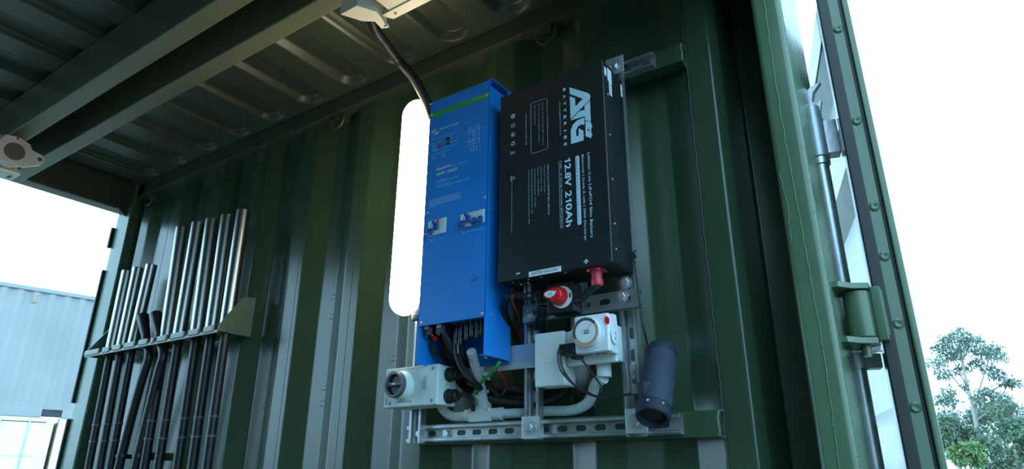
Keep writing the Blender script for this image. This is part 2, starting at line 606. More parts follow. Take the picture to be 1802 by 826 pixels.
# ------------------------------------------------------------------ corner-post door, swung right back
HX, HY = -0.112, 1.462            # hinge-side outer corner of the leaf
TH = math.radians(195.0)
DD = V((math.sin(TH), -math.cos(TH), 0))          # along the leaf, away from the hinge
DN = V((math.cos(TH), math.sin(TH), 0))           # outer face normal
DZ0, DZ1 = ZF - 0.1, 1.10
door = bpy.data.objects.new('door_1', None)
COL.objects.link(door)
door.location = (HX, HY, DZ0)
tag(door, 'green container door swung wide open on its hinges', None, kind='structure')
dmx = Matrix.Identity(4)
for i in range(3):
    dmx[i][0], dmx[i][1], dmx[i][2], dmx[i][3] = DD[i], -DN[i], Z[i], (HX, HY, 0)[i]
# local door frame: x along the leaf, y into its thickness, z up
DT, DW = 0.058, 1.12


def dbox(name, m, x0, x1, y0, y1, z0, z1, bev=0.003, parent=None):
    return MB().box(x0, x1, y0, y1, z0, z1, bev, mx=dmx).build(name, m, parent or door)


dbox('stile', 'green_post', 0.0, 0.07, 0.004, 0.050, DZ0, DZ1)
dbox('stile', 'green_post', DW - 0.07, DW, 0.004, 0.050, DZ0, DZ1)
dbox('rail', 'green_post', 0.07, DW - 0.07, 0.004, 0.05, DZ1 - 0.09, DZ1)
dbox('rail', 'green_post', 0.07, DW - 0.07, 0.004, 0.05, DZ0, DZ0 + 0.09)
b = MB()
zs, k = [], 0
z0_, z1_ = DZ0 + 0.09, DZ1 - 0.09
step = (z1_ - z0_) / 6.0
seq = []
for k in range(6):
    a = z0_ + k * step
    seq += [(a, 0.008), (a + step * 0.30, 0.008), (a + step * 0.45, 0.044), (a + step * 0.85, 0.044)]
seq.append((z1_, 0.008))
n = len(seq)
vs_ = [dmx @ V((xx, yy, z)) for xx in (0.065, DW - 0.065) for z, yy in seq]
b._add(vs_, [[i, i + 1, n + i + 1, n + i] for i in range(n - 1)])
b.build('door_panel', 'green_post', door, angle=20)
# hinge edge: outer flange with its shade painted black, recessed retainer strip with rivets, seal and inner lip
dbox('shaded_lip', 'rubber', -0.012, 0.004, -0.004, 0.018, DZ0, DZ1, 0.002)
dbox('retainer_strip', 'green_post', -0.001, 0.003, 0.018, 0.041, DZ0, DZ1, 0.0008)
dbox('seal_groove', 'rubber', -0.0015, 0.003, 0.041, 0.047, DZ0, DZ1, 0.001)
dbox('inner_lip', 'green_post', -0.010, 0.006, 0.047, 0.060, DZ0, DZ1, 0.003)
zr = DZ1 - 0.09
for zr in (0.985, 0.74, 0.535, 0.425, 0.285, 0.125, -0.05, -0.25, -0.45, -0.65, -0.85):
    p = dmx @ V((-0.001, 0.0300, zr))
    b = MB()
    b.lathe([(0.0105, 0), (0.0105, 0.0018), (0.0068, 0.0042), (0.0035, 0.0036), (0.002, 0.0022)], p, -DD, 16)
    b.build('rivet', 'green_post', door)
# locking rod on the outer face
RX = 0.104
rp = lambda z: dmx @ V((RX, -0.040, z))
rz = lambda py: at(1440 + (py - 245) * 0.178, py, 1.548).z
rod = MB().tube([rp(DZ0 + 0.04), rp(rz(205))], 0.0165, 16, step=0.2, spline=False).build('locking_rod', 'galv', door)
MB().lathe([(0.022, 0), (0.022, rz(213) - rz(277)), (0.019, rz(213) - rz(277) + 0.004)], rp(rz(277)), Z, 18).build('bearing_sleeve', 'galv_dull', rod)
MB().lathe([(0.0205, 0), (0.0205, 0.016)], rp(rz(290)), Z, 18).build('collar', 'galv', rod)
MB().lathe([(0.020, 0), (0.020, 0.030), (0.016, 0.038)], rp(rz(212)), Z, 18).build('collar', 'galv_dull', rod)
b = MB()
camp = [(-0.020, 0), (0.018, 0), (0.026, 0.030), (0.012, 0.022), (0.004, 0.032), (0.010, 0.055), (0.030, 0.078), (0.006, 0.072), (-0.012, 0.050), (-0.026, 0.030)]
b.prism(camp, rp(rz(200)) + V((0, 0.008, 0)), X, Z, 0.016)
b.build('cam_hook', 'galv', rod)
b = MB()
b.lathe([(0.021, 0), (0.021, 0.030)], rp(rz(650)), Z, 20)
b.box(RX - 0.012, RX + 0.02, -0.045, 0.006, rz(650), rz(650) + 0.030, 0.002, mx=dmx)
b.build('rod_clamp', 'galv_dull', rod)
MB().box(RX - 0.012, RX + 0.022, -0.036, 0.006, rz(274), rz(216), 0.003, mx=dmx).build('bearing_plate', 'galv', rod)

# hinge: two lugs welded to the post, a knuckle welded to the leaf, a pin
hp = V((-0.148, 1.440, 0))
for z in (0.352, 0.243):
    b = MB()
    poly = [(-0.182 - 0, 1.375), (-0.166, 1.375), (-0.145, 1.405), (-0.118, 1.420), (-0.118, 1.452), (-0.140, 1.470), (-0.182, 1.470)]
    b.prism(poly, (0, 0, z), X, Y, 0.011)
    b.build('hinge_lug', 'green_post', post_r)
kn = MB()
kn.lathe([(0.024, 0), (0.026, 0.002), (0.026, 0.092), (0.024, 0.094)], (hp.x + 0.004, hp.y, 0.256), Z, 22)
kn.box(hp.x, HX + 0.014, hp.y - 0.010, hp.y + 0.012, 0.256, 0.350, 0.003)
kn.box(HX - 0.006, HX + 0.012, hp.y - 0.014, HY + 0.03, 0.248, 0.356, 0.003)
kn.build('hinge_knuckle', 'green_post', door)
MB().lathe([(0.009, 0), (0.009, 0.145)], (hp.x + 0.004, hp.y, 0.222), Z, 14).build('hinge_pin', 'green_post', door)
MB().tube([(hp.x - 0.022, hp.y - 0.01, 0.232), (hp.x + 0.03, hp.y + 0.01, 0.232)], 0.0018, 6, spline=False, step=0.02).build('split_pin', 'ink_grey', door)

# unseen second leaf, added open opposite to shade the interior
shade_leaf = bpy.data.objects.new('shade_door', None)
COL.objects.link(shade_leaf)
shade_leaf.location = (-0.11, YO - 0.06, DZ0)
tag(shade_leaf, 'added green container door, unseen, standing open to shade the interior', None, kind='structure')
MB().box(-0.11, 1.01, YO - 0.10, YO - 0.05, DZ0, 1.25, 0.004).build('door_panel', 'green_post', shade_leaf)
MB().box(-0.12, -0.10, YO - 0.11, YO - 0.04, DZ0, 1.25, 0.003).build('shaded_lip', 'rubber', shade_leaf)
for xr in (0.25, 0.75):
    MB().tube([(xr, YO - 0.15, DZ0 + 0.04), (xr, YO - 0.15, 1.2)], 0.0165, 12, step=0.4, spline=False).build('locking_rod', 'galv', shade_leaf)

# ------------------------------------------------------------------ mounting frame: painted tubes and strut channels
YT = 1.381
for z0, z1, nm in ((0.076, 0.131, 'green painted mounting tube welded behind the lowest strut'), (0.984, 1.037, 'green painted mounting tube welded behind the top strut')):
    t = thing('mounting_tube', (-0.84, 1.40, z0), nm, 'tube', 'tubes welded to the wall')
    tb = MB().box(-1.25, -0.431, YT, YW + 0.001, z0, z1, 0.004).build('tube', 'green', t)
    bead(t, [(-0.430, YT + 0.003, z0 + 0.002), (-0.429, YT + 0.001, z1 - 0.002), (-0.4295, YW - 0.002, z1)], 0.0035, 'weld', wob=0.0022)
    bead(t, [(-0.430, YT + 0.003, z0 + 0.002), (-0.430, YW - 0.002, z0 + 0.001)], 0.0032, 'weld', wob=0.002)


def strut(name, u0, u1, vc, yf, axis, label, dep=0.021, flat_front=False, first=0.03, off=0.0):
    """41 mm channel with returned lips and a slotted web; its open side faces the room"""
    if axis == 'x':
        mx = Matrix(((1, 0, 0, u0), (0, 0, -1, yf), (0, 1, 0, vc), (0, 0, 0, 1)))
    else:
        mx = Matrix(((0, 1, 0, vc), (0, 0, -1, yf), (1, 0, 0, u0), (0, 0, 0, 1)))
    if flat_front:
        mx = mx @ Matrix(((1, 0, 0, 0), (0, 1, 0, 0), (0, 0, -1, -dep), (0, 0, 0, 1)))
    L_, h = u1 - u0, 0.0206
    t = 0.0022
    # local: x along, y across, z towards the room (0 = lip front, -dep = web back)
    b = MB()
    b.box(0, L_, -h, -h + t, -dep, 0, mx=mx)
    b.box(0, L_, h - t, h, -dep, 0, mx=mx)
    b.box(0, L_, -h, -h + 0.0085, -t, 0, 0.0009, mx=mx)
    b.box(0, L_, h - 0.0085, h, -t, 0, 0.0009, mx=mx)
    b.box(0, L_, -h + 0.0068, -h + 0.0085, -0.007, 0, mx=mx)
    b.box(0, L_, h - 0.0085, h - 0.0068, -0.007, 0, mx=mx)
    root = thing('strut_channel', (mx @ V((0, 0, 0))), label, 'strut', 'galvanised strut channels')
    b.build('side_rails', 'galv', root)
    wb = MB()
    pit, sl, sw = 0.05, 0.014, 0.0068
    n = max(1, int((L_ - 0.01) / pit))
    x0 = first
    cells = []
    a = 0.0
    while a + 1e-6 < L_:
        c = a + pit / 2
        e = min(a + pit, L_)
        if e - a > 0.042:
            cells.append((a, e, True))
        else:
            cells.append((a, e, False))
        a = e
    hw = h - t
    for a, e, hole in cells:
        if not hole:
            wb.box(a, e, -hw, hw, -dep, -dep + t, mx=mx)
            continue
        c = (a + e) / 2
        outer, inner = [], []
        N = 20
        for k in range(N):
            an = 2 * math.pi * (k + 0.5) / N
            ca, sa = math.cos(an), math.sin(an)
            inner.append((c + (sl - sw) * (1 if ca > 0 else -1) + sw * ca, sw * sa))
            m_ = max(abs(ca) / ((e - a) / 2), abs(sa) / hw)
            outer.append((c + ca / m_, sa / m_))
        # corners of the cell, so that neighbouring cells close up
        for sx in (-1, 1):
            for sy in (-1, 1):
                k = min(range(N), key=lambda q: (outer[q][0] - (c + sx * (e - a) / 2)) ** 2 + (outer[q][1] - sy * hw) ** 2)
                outer[k] = (c + sx * (e - a) / 2, sy * hw)
        vs, fs = [], []
        for zz in (-dep, -dep + t):
            vs += [mx @ V((p[0], p[1], zz)) for p in outer] + [mx @ V((p[0], p[1], zz)) for p in inner]
        for k in range(N):
            j = (k + 1) % N
            fs += [[k, j, N + j, N + k], [2 * N + k, 3 * N + k, 3 * N + j, 2 * N + j], [N + k, N + j, 3 * N + j, 3 * N + k]]
        wb._add(vs, fs)
    wb.build('slotted_web', 'galv', root)
    return root


YH, YV = 1.360, 1.339
s_bot = strut('h', -1.273, -0.504, 0.1045, YH, 'x', 'long horizontal galvanised strut, lowest of the frame')
s_top = strut('h', -1.25, -0.497, 1.006, YH, 'x', 'horizontal galvanised strut poking out beside the battery top')
s_left = strut('v', 0.080, 1.03, -1.2255, YV, 'z', 'upright galvanised strut behind the solar isolator and the tube light')
s_mid = strut('v', 0.080, 1.03, -0.857, YV, 'z', 'upright galvanised strut between the inverter and the junction box')
s_right = strut('v', 0.080, 1.03, -0.598, YV, 'z', 'upright galvanised strut beside the speaker')
s_cross = strut('h', -0.868, -0.557, 0.375, 1.318, 'x', 'short horizontal galvanised strut crossing below the battery', flat_front=True)
for s, xx, zz in ((s_mid, -0.857, 0.106), (s_right, -0.590, 0.110), (s_right, -0.592, 1.003)):
    MB().box(xx - 0.025, xx + 0.025, YV - 0.006, YV - 0.0005, zz - 0.025, zz + 0.027, 0.002).build('square_washer', 'galv_dull', s)
    hexbolt(s, (xx, YV - 0.006, zz), r=0.0105)
for xx, zz in ((-1.255, 0.104), (-1.145, 0.104), (-1.035, 0.104)):
    if xx != -1.035:
        hexbolt(s_bot, (xx, YH + 0.019, zz), r=0.0095)
hexbolt(s_left, (-1.2255, YV + 0.018, 0.104), r=0.0085)
hexbolt(s_mid, (-0.853, YV + 0.018, 0.262), r=0.0085)
hexbolt(s_right, (-0.596, YV + 0.018, 0.225), r=0.0085)
hexbolt(s_right, (-0.596, YV + 0.018, 0.205), r=0.006, washer=False)
for xx, zz in ((-0.598, 0.380), (-0.851, 0.372)):
    hexbolt(s_cross, (xx, 1.318, zz), r=0.0095)
hexbolt(s_right, (-0.588, 1.318, 0.412), r=0.010)
pl = tag(MB().box(-1.00, -0.83, YV - 0.001, YV + 0.004, 0.246, 0.305, 0.001).build('backing_plate', 'galv_dull'),
         'bare metal backing plate beside the foot of the blue inverter', 'plate')

# ------------------------------------------------------------------ blue inverter
BX0, BX1, BY0, BY1, BZ0, BZP, BZ1 = -1.129, -0.915, 1.225, 1.335, 0.262, 0.358, 1.007
inv = thing('inverter_charger', (-1.022, 1.28, BZ0), 'tall blue solar inverter charger with green stripe and breakers', 'inverter')
b = MB()
b.box(BX0 + 0.002, BX1 - 0.002, BY0 + 0.003, BY1 - 0.003, BZP + 0.006, BZ1, 0.002)
b.build('body', 'blue', inv)
b = MB()
b.box(BX0, BX1, BY0, BY0 + 0.003, BZP, BZ1 - 0.001, 0.001)
fp = b.build('front_panel', 'blue', inv)
MB().box(BX0, BX0 + 0.0025, BY0, BY1, BZ0, BZ1, 0.001).build('side_panel', 'blue', inv)
MB().box(BX1 - 0.0025, BX1, BY0, BY1, BZ0 + 0.004, BZ1, 0.001).build('side_panel', 'blue', inv)
MB().box(BX0, BX1, BY1 - 0.003, BY1, BZ0 - 0.002, BZ1 + 0.012, 0.001).build('back_plate', 'blue', inv)
b = MB()
b.box(BX0 - 0.002, BX1 + 0.013, BY0 - 0.001, BY1, BZ1 + 0.010, BZ1 + 0.014, 0.001)
b.box(BX0, BX1 + 0.002, BY0, BY0 + 0.004, BZ1 - 0.001, BZ1 + 0.011, 0.001)
b.box(BX1 + 0.010, BX1 + 0.013, BY0 + 0.07, BY1, BZ1 - 0.008, BZ1 + 0.012, 0.001)
b.build('top_flange', 'blue', inv)
MB().box(BX1 - 0.016, BX1 - 0.002, BY0 + 0.002, BY0 + 0.020, BZ0 + 0.004, BZ0 + 0.007, 0.001).build('foot_flange', 'blue', inv)
for q in ((741.7, 568), (847.8, 552), (752.7, 374.4), (853, 347), (856, 167), (760, 202)):
    screw(inv, at(*q, BY0), r=0.0042)
for q in ((866, 208), (873, 365), (872, 552)):
    p = at(*q, 1.245)
    screw(inv, (BX1, 1.25, p.z), (1, 0, 0), 0.004, m='ink_grey')
b = MB()
b.box(BX0, BX1, BY0 - 0.0005, BY0, 0.985 - 0.018, 0.985 - 0.0035)
stripe = b.build('green_stripe', 'stripe', inv)
FR = BY0 - 0.0003


def itext(s, q0, q1, cap, m='print_dim', bold=0.0, space=1.0, lift=0.0):
    p0 = at(*q0, BY0)
    p1 = at(*q1, BY0)
    p0.y = FR - lift
    text(inv, s, p0, X, Z, (p1 - p0).x, cap, m, bold=bold, space=space)


itext('victron energy', (773.5, 229.5), (807.5, 218.8), 0.0064, 'print', 0.014)
itext('EasySolar', (768.5, 300.8), (795, 294), 0.0078, 'sticker', 0.016)
itext('12 | 1600 | 70', (797.5, 293), (824, 286), 0.0048, 'print_dim', 0.006)
itext('MPPT 100|50', (768.5, 310.5), (804.8, 301.5), 0.0078, 'sticker', 0.016)
itext('CE', (846, 341), (852, 339), 0.004, 'print_dim')


def bars(parent, rows, y, m, name='print_lines', h=0.0014):
    """rows of small print too fine to read: one thin strip per word"""
    b = MB()
    for x0, x1, z in rows:
        xx = x0
        while xx < x1 - 0.003:
            wd = min(random.uniform(0.006, 0.016), x1 - xx)
            b.box(xx, xx + wd, y - 0.0003, y, z, z + h)
            xx += wd + 0.002
    return tag(b.build(name, m, parent, smooth=False), kind='stuff')


def row(q0, q1):
    a, c = at(*q0, BY0), at(*q1, BY0)
    return (a.x, c.x, a.z)


rows = [row((768, 319.5), (783, 316)), row((768, 322.5), (809, 312)), row((768, 328.5), (790, 323)), row((768, 331.5), (826, 316))]
for k in range(6):
    rows.append(row((755, 354.5 + k * 2.4), (812 if k < 5 else 767, 341)))
rows += [row((761, 254.5 - k * 4 + 12), (769, 250)) for k in range(4)]
rows += [row((793, 240), (797, 239)), row((793, 245), (797, 244)), row((793, 251), (806, 248)), row((761, 273.5), (775, 270)), row((777, 268.5), (790, 265)),
         row((761, 278), (769, 276)), row((761, 281), (768, 279)), row((778, 273), (786, 271)), row((778, 276), (785, 274))]
rows += [row((757, 425), (762, 424)), row((774, 420.5), (781, 419))]
rows += [row((812, 411.5), (818, 410)), row((821, 409), (829, 407.5)), row((831, 407), (839, 405.5)), row((842, 404.5), (850, 403))]
bars(inv, rows, BY0, 'print_fine')
b = MB()
for q0, q1 in (((761, 246.5), (807, 231)), ((761, 268), (806, 254))):
    a, c = at(*q0, BY0), at(*q1, BY0)
    b.box(a.x, c.x, BY0 - 0.0003, BY0, a.z, a.z + 0.0007)
# small wiring diagram printed on the panel


def dline(u0, v0, u1, v1, wd=0.0009):
    a, c = at(745 + u0 / 6.885, 180 + v0 / 6.885, BY0), at(745 + u1 / 6.885, 180 + v1 / 6.885, BY0)
    x0, x1 = sorted((a.x, c.x))
    z0, z1 = sorted((a.z, c.z))
    if x1 - x0 > z1 - z0:
        z0 = z1 = (z0 + z1) / 2
    else:
        x0 = x1 = (x0 + x1) / 2
    b.box(x0 - wd / 2, x1 + wd / 2, BY0 - 0.0003, BY0, z0 - wd / 2, z1 + wd / 2)


for l in ((548, 315, 680, 275), (548, 335, 680, 295), (548, 315, 550, 520), (680, 275, 672, 490), (500, 378, 735, 300), (510, 488, 672, 440), (548, 525, 672, 488),
          (590, 345, 592, 400), (620, 330, 620, 440), (592, 372, 640, 358), (600, 400, 640, 385), (560, 455, 600, 440), (560, 490, 600, 475), (565, 455, 565, 490), (600, 440, 600, 475),
          (610, 440, 610, 545), (568, 555, 648, 530), (568, 598, 648, 570), (568, 555, 568, 598), (648, 530, 648, 570), (590, 576, 625, 566), (600, 420, 640, 405)):
    dline(*l)
tag(b.build('printed_diagram', 'print_fine', inv, smooth=False), kind='stuff')
bars(inv, [(at(834, 196, BY0).x, at(859, 189, BY0).x, 0.985 - 0.0095)], BY0 - 0.0005, 'print_dim', 'stripe_print', 0.0016)
# maker's mark: two interlocked rounded shapes
b = MB()


def rrect(x0, x1, z0, z1, r):
    pts = []
    for cx, cz, a0 in ((x1 - r, z1 - r, 0), (x0 + r, z1 - r, 90), (x0 + r, z0 + r, 180), (x1 - r, z0 + r, 270)):
        for k in range(4):
            a = math.radians(a0 + 30 * k)
            pts.append((cx + r * math.cos(a), cz + r * math.sin(a)))
    return pts


a, c = at(758.8, 236, BY0), at(772.6, 228, BY0)
xm = (a.x + c.x) / 2
zc = (a.z + c.z) / 2 - 0.001
O = (0, BY0, 0)
for pl_ in (rrect(a.x, xm + 0.005, zc, zc + 0.008, 0.0035), rrect(xm - 0.005, c.x, zc - 0.010, zc - 0.001, 0.0035), rrect(xm - 0.005, xm + 0.005, zc - 0.003, zc + 0.003, 0.001)):
    b.prism(pl_, O, X, Z, 0.0003)
b.build('maker_mark', 'print_dim', inv, smooth=False)
# status lamps and rocker switch
for q, m in (((773.6, 247.5), 'ledgreen'), ((773.8, 251.5), 'ledamber'), ((774, 255), 'ledred'), ((774.2, 258.6), 'ledred')):
    p = at(*q, BY0)
    MB().box(p.x - 0.004, p.x + 0.004, BY0 - 0.001, BY0, p.z - 0.0028, p.z + 0.0028, 0.0005).build('status_lamp', m, inv)
p = at(788.6, 248.3, BY0)
sw_ = MB().box(p.x - 0.006, p.x + 0.006, BY0 - 0.002, BY0, p.z - 0.0105, p.z + 0.0105, 0.001).build('rocker_switch', 'black', inv)
MB().box(p.x - 0.0042, p.x + 0.0042, BY0 - 0.004, BY0 - 0.001, p.z - 0.0085, p.z + 0.001, 0.001).build('rocker', 'grey_ring', sw_)


# breaker windows
def breakers(qa, qb, n, ups, red):
    a, c = at(*qa, BY0), at(*qb, BY0)
    x0, x1, z1, z0 = a.x, c.x, a.z, c.z
    w_ = MB().box(x0, x1, BY0 - 0.0025, BY0, z0, z1, 0.0006).build('breaker_block', 'sticker', inv)
    n_ = n
    for i in range(n_):
        xa, xb = x0 + (x1 - x0) * i / n_, x0 + (x1 - x0) * (i + 1) / n_
        xc = (xa + xb) / 2
        if i:
            MB().box(xa - 0.0004, xa + 0.0004, BY0 - 0.003, BY0 - 0.002, z0, z1).build('joint', 'ink_grey', w_)
        u = ups[i]
        if u is None:
            continue
        zc = z0 + (z1 - z0) * (0.50 if u else 0.24)
        t = MB()
        hw = (xb - xa) * 0.34
        t.box(xc - hw, xc + hw, BY0 - 0.010, BY0 - 0.002, zc - 0.009, zc + 0.009, 0.002)
        t.box(xc - hw * .62, xc + hw * .62, BY0 - 0.020, BY0 - 0.006, zc + (0.004 if u else -0.010), zc + (0.012 if u else -0.002), 0.0015)
        t.build('toggle', 'bluetog', w_)
        MB().lathe([(0.0014, 0), (0.0014, 0.0006)], (xc, BY0 - 0.0025, z1 - 0.013), (0, -1, 0), 8).build('mark', 'ink', w_)
    if red:
        xc = x0 + (x1 - x0) * 0.48
        MB().box(xc - 0.008, xc + 0.008, BY0 - 0.006, BY0 - 0.002, z1 - 0.011, z1 - 0.001, 0.001).build('test_button', 'red', w_)
        MB().box(xc - 0.004, xc + 0.004, BY0 - 0.0064, BY0 - 0.0058, z1 - 0.006, z1 - 0.003).build('button_print', 'sticker', w_)
    else:
        bars(w_, [(x0 + 0.003 + i * (x1 - x0) / n_, x0 + (i + 0.85) * (x1 - x0) / n_, z1 - 0.005) for i in range(n_)], BY0 - 0.0025, 'ink_grey', 'print_lines', 0.001)


breakers((754.8, 391), (785, 409), 3, (False, True, None), True)
breakers((811.5, 379), (852.6, 392), 4, (False, True, False, False), False)
# small printed fork symbol low on the panel
b = MB()
p = at(835, 493, BY0)
b.box(p.x - 0.011, p.x + 0.011, BY0 - 0.0003, BY0, p.z - 0.0012, p.z + 0.0008)
b.box(p.x - 0.0008, p.x + 0.0008, BY0 - 0.0003, BY0, p.z, p.z + 0.018)
for sx in (-0.009, 0.009):
    b.box(p.x + sx - 0.0008, p.x + sx + 0.0008, BY0 - 0.0003, BY0, p.z, p.z + 0.008)
b.build('printed_symbol', 'ink', inv, smooth=False)
# sockets on the underside of the body
for q in ((761, 576), (783, 574)):
    p = at(*q, 1.255)
    g = MB().box(p.x - 0.015, p.x + 0.015, 1.238, 1.276, 0.335, 0.364, 0.002).build('cable_gland', 'black', inv)
    MB().box(p.x - 0.013, p.x + 0.002, 1.2372, 1.2385, 0.352, 0.360, 0.0004).build('gland_tag', 'print_dim', g)
    for k in (-1, 1):
        screw(g, (p.x + 0.010 * k, 1.245, 0.335), (0, 0, -1), 0.0025)
for q, zl in (((803, 570), 0.300), ((811, 569), 0.305), ((822, 567), 0.316), ((831, 566), 0.322), ((841, 565), 0.318), ((849, 564), 0.324)):
    p = at(*q, 1.265)
    g = MB().lathe([(0.0058, 0), (0.0068, 0.004), (0.0068, 0.018), (0.0052, 0.020), (0.0060, 0.024), (0.0060, 0.058)], (p.x, 1.265, zl), Z, 12).build('plug_connector', 'brownconnector', inv)
    MB().box(p.x - 0.002, p.x + 0.002, 1.2575, 1.260, zl + 0.006, zl + 0.040, 0.0008).build('latch', 'grey_ring', g)
p = at(804, 610, 1.262)
MB().lathe([(0.006, 0), (0.0105, 0.002), (0.0105, 0.016), (0.009, 0.018), (0.0085, 0.03)], (p.x, 1.265, 0.282), Z, 10).build('gland_nut', 'brownconnector', inv)
MB().lathe([(0.005, 0), (0.008, 0.004), (0.008, 0.014), (0.005, 0.02)], at(764, 600, 1.262), (0.3, 0, 1), 14).build('red_cap', 'red', inv)
screw(inv, (BX1 - 0.018, BY0 + 0.030, BZ0 + 0.004), (0, -0.5, -1), 0.005)

# ------------------------------------------------------------------ battery
QX0, QX1, QY0, QY1, QZ0, QZ1 = -0.878, -0.575, 1.225, 1.335, 0.435, 0.9525
bat = thing('slim_battery', (-0.7265, 1.28, QZ0), 'large black slim lithium battery with pale printed logo and text', 'battery')
MB().box(QX0, QX1, QY0, QY1, QZ0, QZ1, 0.003, 3).build('case', 'battery', bat)
MB().box(QX1 - 0.001, QX1 + 0.0012, QY0 + 0.030, QY1 - 0.002, QZ0 + 0.004, QZ1 - 0.004, 0.0006).build('side_cover', 'battery', bat)
for zz in (0.865, 0.755, 0.64, 0.53, 0.47):
    screw(bat, (QX1 + 0.0002, QY0 + 0.022, zz), (1, 0, 0), 0.0028)
for q in ((1070, 140), (1073, 260), (1078, 330), (1082, 440)):
    p = at(*q, 1.255)
for y0, y1, z0, z1 in ((1.231, 1.241, 0.912, 0.936), (1.248, 1.270, 0.905, 0.942), (1.254, 1.268, 0.868, 0.905), (1.322, 1.331, 0.900, 0.935)):
    MB().box(QX1 + 0.0008, QX1 + 0.0017, y0, y1, z0, z1).build('side_sticker', 'sticker', bat)
bars_rows = []
b = MB()
for k in range(6):
    b.box(QX1 + 0.0016, QX1 + 0.0019, 1.257, 1.265, 0.873 + k * 0.005, 0.8745 + k * 0.005)
tag(b.build('print_lines', 'ink_grey', bat, smooth=False), kind='stuff')


def btext(s, q0, q1, cap_px, m='print', bold=0.0, space=1.0, lift=0.0):
    p0, p1 = at(*q0, QY0), at(*q1, QY0)
    cap = cap_px * 0.00118
    p0.y = QY0 - lift
    text(bat, s, p0, -Z, X, p0.z - p1.z, cap, m, bold=bold, space=space)


btext('Lithium Iron LiFePO4 Slim Battery', (1034.0, 269.3), (1040, 419.5), 5.6, bold=0.004)
btext('Bluetooth | Grade A cells | 200A Discharge', (1023.8, 272.8), (1028.5, 423.6), 4.3, bold=0.006)
btext('2.8V', (994.0, 289.8), (995, 329.5), 13.5, bold=0.022)
btext('2', (995.3, 337.6), (995.6, 348.4), 13.5, bold=0.022)
btext('0Ah', (995.8, 359.4), (997, 400), 13.5, bold=0.022)
for ya, yb, xb in ((279.6, 287.4, 993.8), (350.6, 357.6, 995.5)):
    p0, p1 = at(xb, ya, QY0), at(xb, yb, QY0)
    ht = 13.5 * 0.00118
    one = MB()
    one.prism([(p0.x + ht * v_, p0.z + (p1.z - p0.z) * u_) for u_, v_ in ((0.48, 0), (0.48, 0.70), (0.0, 0.60), (0.0, 0.74), (0.40, 0.84), (0.58, 1.0), (0.86, 1.0), (0.86, 0))], (0, QY0, 0), X, Z, 0.0004)
    one.build('lettering', 'print', bat, smooth=False)
btext('Cells - A Grade Prismatic (IEC62619)', (985.6, 283.7), (988, 402), 4.0)
btext('Lithium Iron LiFePO4 Slim Battery', (963.4, 290.3), (964.5, 378.8), 3.9)
for s_, q0, ye in (('Model: ATG-210AH-Slim', (957.2, 291.8), 339), ('Nominal voltage:  12.8V', (951.5, 293.6), 338), ('Capacity:  210Ah/2688Wh', (946, 295), 344.4),
                   ('Operating Voltage Range:  10-14.6V', (940.5, 296.8), 365), ('Standard Charge/Discharge Current:  40A', (935.3, 298), 377),
                   ('Continuous Charge/Discharge Current(Max):  200A', (930, 300), 395.7)):
    btext(s_, q0, (q0[0], ye), 2.7, 'print_dim')
btext('Non-professionals are not allowed to open', (900.4, 322), (901, 410.6), 2.7, 'print_dim')
btext('RECHARGE AFTER USE', (924.8, 200.7), (925.4, 256), 2.9, 'print_dim')
btext('CAUTION', (962.2, 202.6), (963, 229.5), 3.6, 'print_dim')
btext('Do not charge in a gas tight container', (954.2, 182), (955, 256.6), 2.8, 'print_dim')
btext('Do not short the battery terminals', (947.4, 184), (948, 251), 2.8, 'print_dim')
btext('Do not incinerate', (940.4, 186.8), (941, 221), 2.8, 'print_dim')
btext('www.atgbatteries.com', (984.2, 179), (986, 238.4), 3.4, 'print_dim')
for k, ch in enumerate('BATTERIES'):
    yc = 159 + k * (254.6 - 159) / 8.0
    hw_ = 1.0 if ch == 'I' else 2.9
    btext(ch, (990.8 + k * 0.27, yc - hw_), (990.8 + k * 0.27, yc + hw_), 6.0, bold=0.03)


def bpoly(pts, u0, v0, sc, m, name, lift=0.0003):
    P = []
    for u_, v_ in pts:
        p = at(u0 + u_ / sc, v0 + v_ / sc, QY0)
        P.append((p.x, p.z))
    b = MB()
    b.prism(P, (0, QY0, 0), X, Z, lift)
    b.bm.normal_update()
    return b.build(name, m, bat, smooth=False)


LG = (985, 140, 6.35)
bpoly([(110, 88), (318, 153), (336, 168), (344, 195), (334, 230), (122, 443), (112, 190), (172, 210), (176, 302), (258, 215), (112, 163)], *LG, 'print', 'logo_letter')
bpoly([(338, 236), (347, 470), (286, 457), (280, 411), (122, 458), (216, 359), (280, 337), (276, 298)], *LG, 'print', 'logo_letter')
bpoly([(275, 425), (276, 508), (238, 503), (203, 525), (184, 568), (185, 632), (210, 630), (212, 545), (266, 575), (268, 680), (127, 723), (125, 562), (148, 505), (198, 456)], *LG, 'print', 'logo_letter')
bpoly([(288, 465), (350, 478), (352, 505), (362, 508), (362, 535), (352, 535), (352, 598), (362, 600), (362, 630), (352, 632), (352, 656), (289, 634)], *LG, 'print', 'logo_mark')
bpoly([(322, 548), (307, 566), (322, 567), (318, 582), (343, 562), (328, 561)], *LG, 'ink', 'logo_bolt', 0.0006)
# pill with dark text
pa, pb = at(1012.5, 275.4, QY0), at(1019.2, 275.4, QY0)
pe = at(1017, 396.5, QY0)
b = MB()
b.prism(rrect(pa.x, pb.x, pe.z, pa.z, 0.0038), (0, QY0, 0), X, Z, 0.0003)
b.build('text_pill', 'print', bat, smooth=False)
text(bat, 'Designed in Australia for our tough conditions', (pa.x + 0.0026, QY0 - 0.0003, pa.z - 0.004), -Z, X, pa.z - pe.z - 0.008, 0.0036, 'ink')
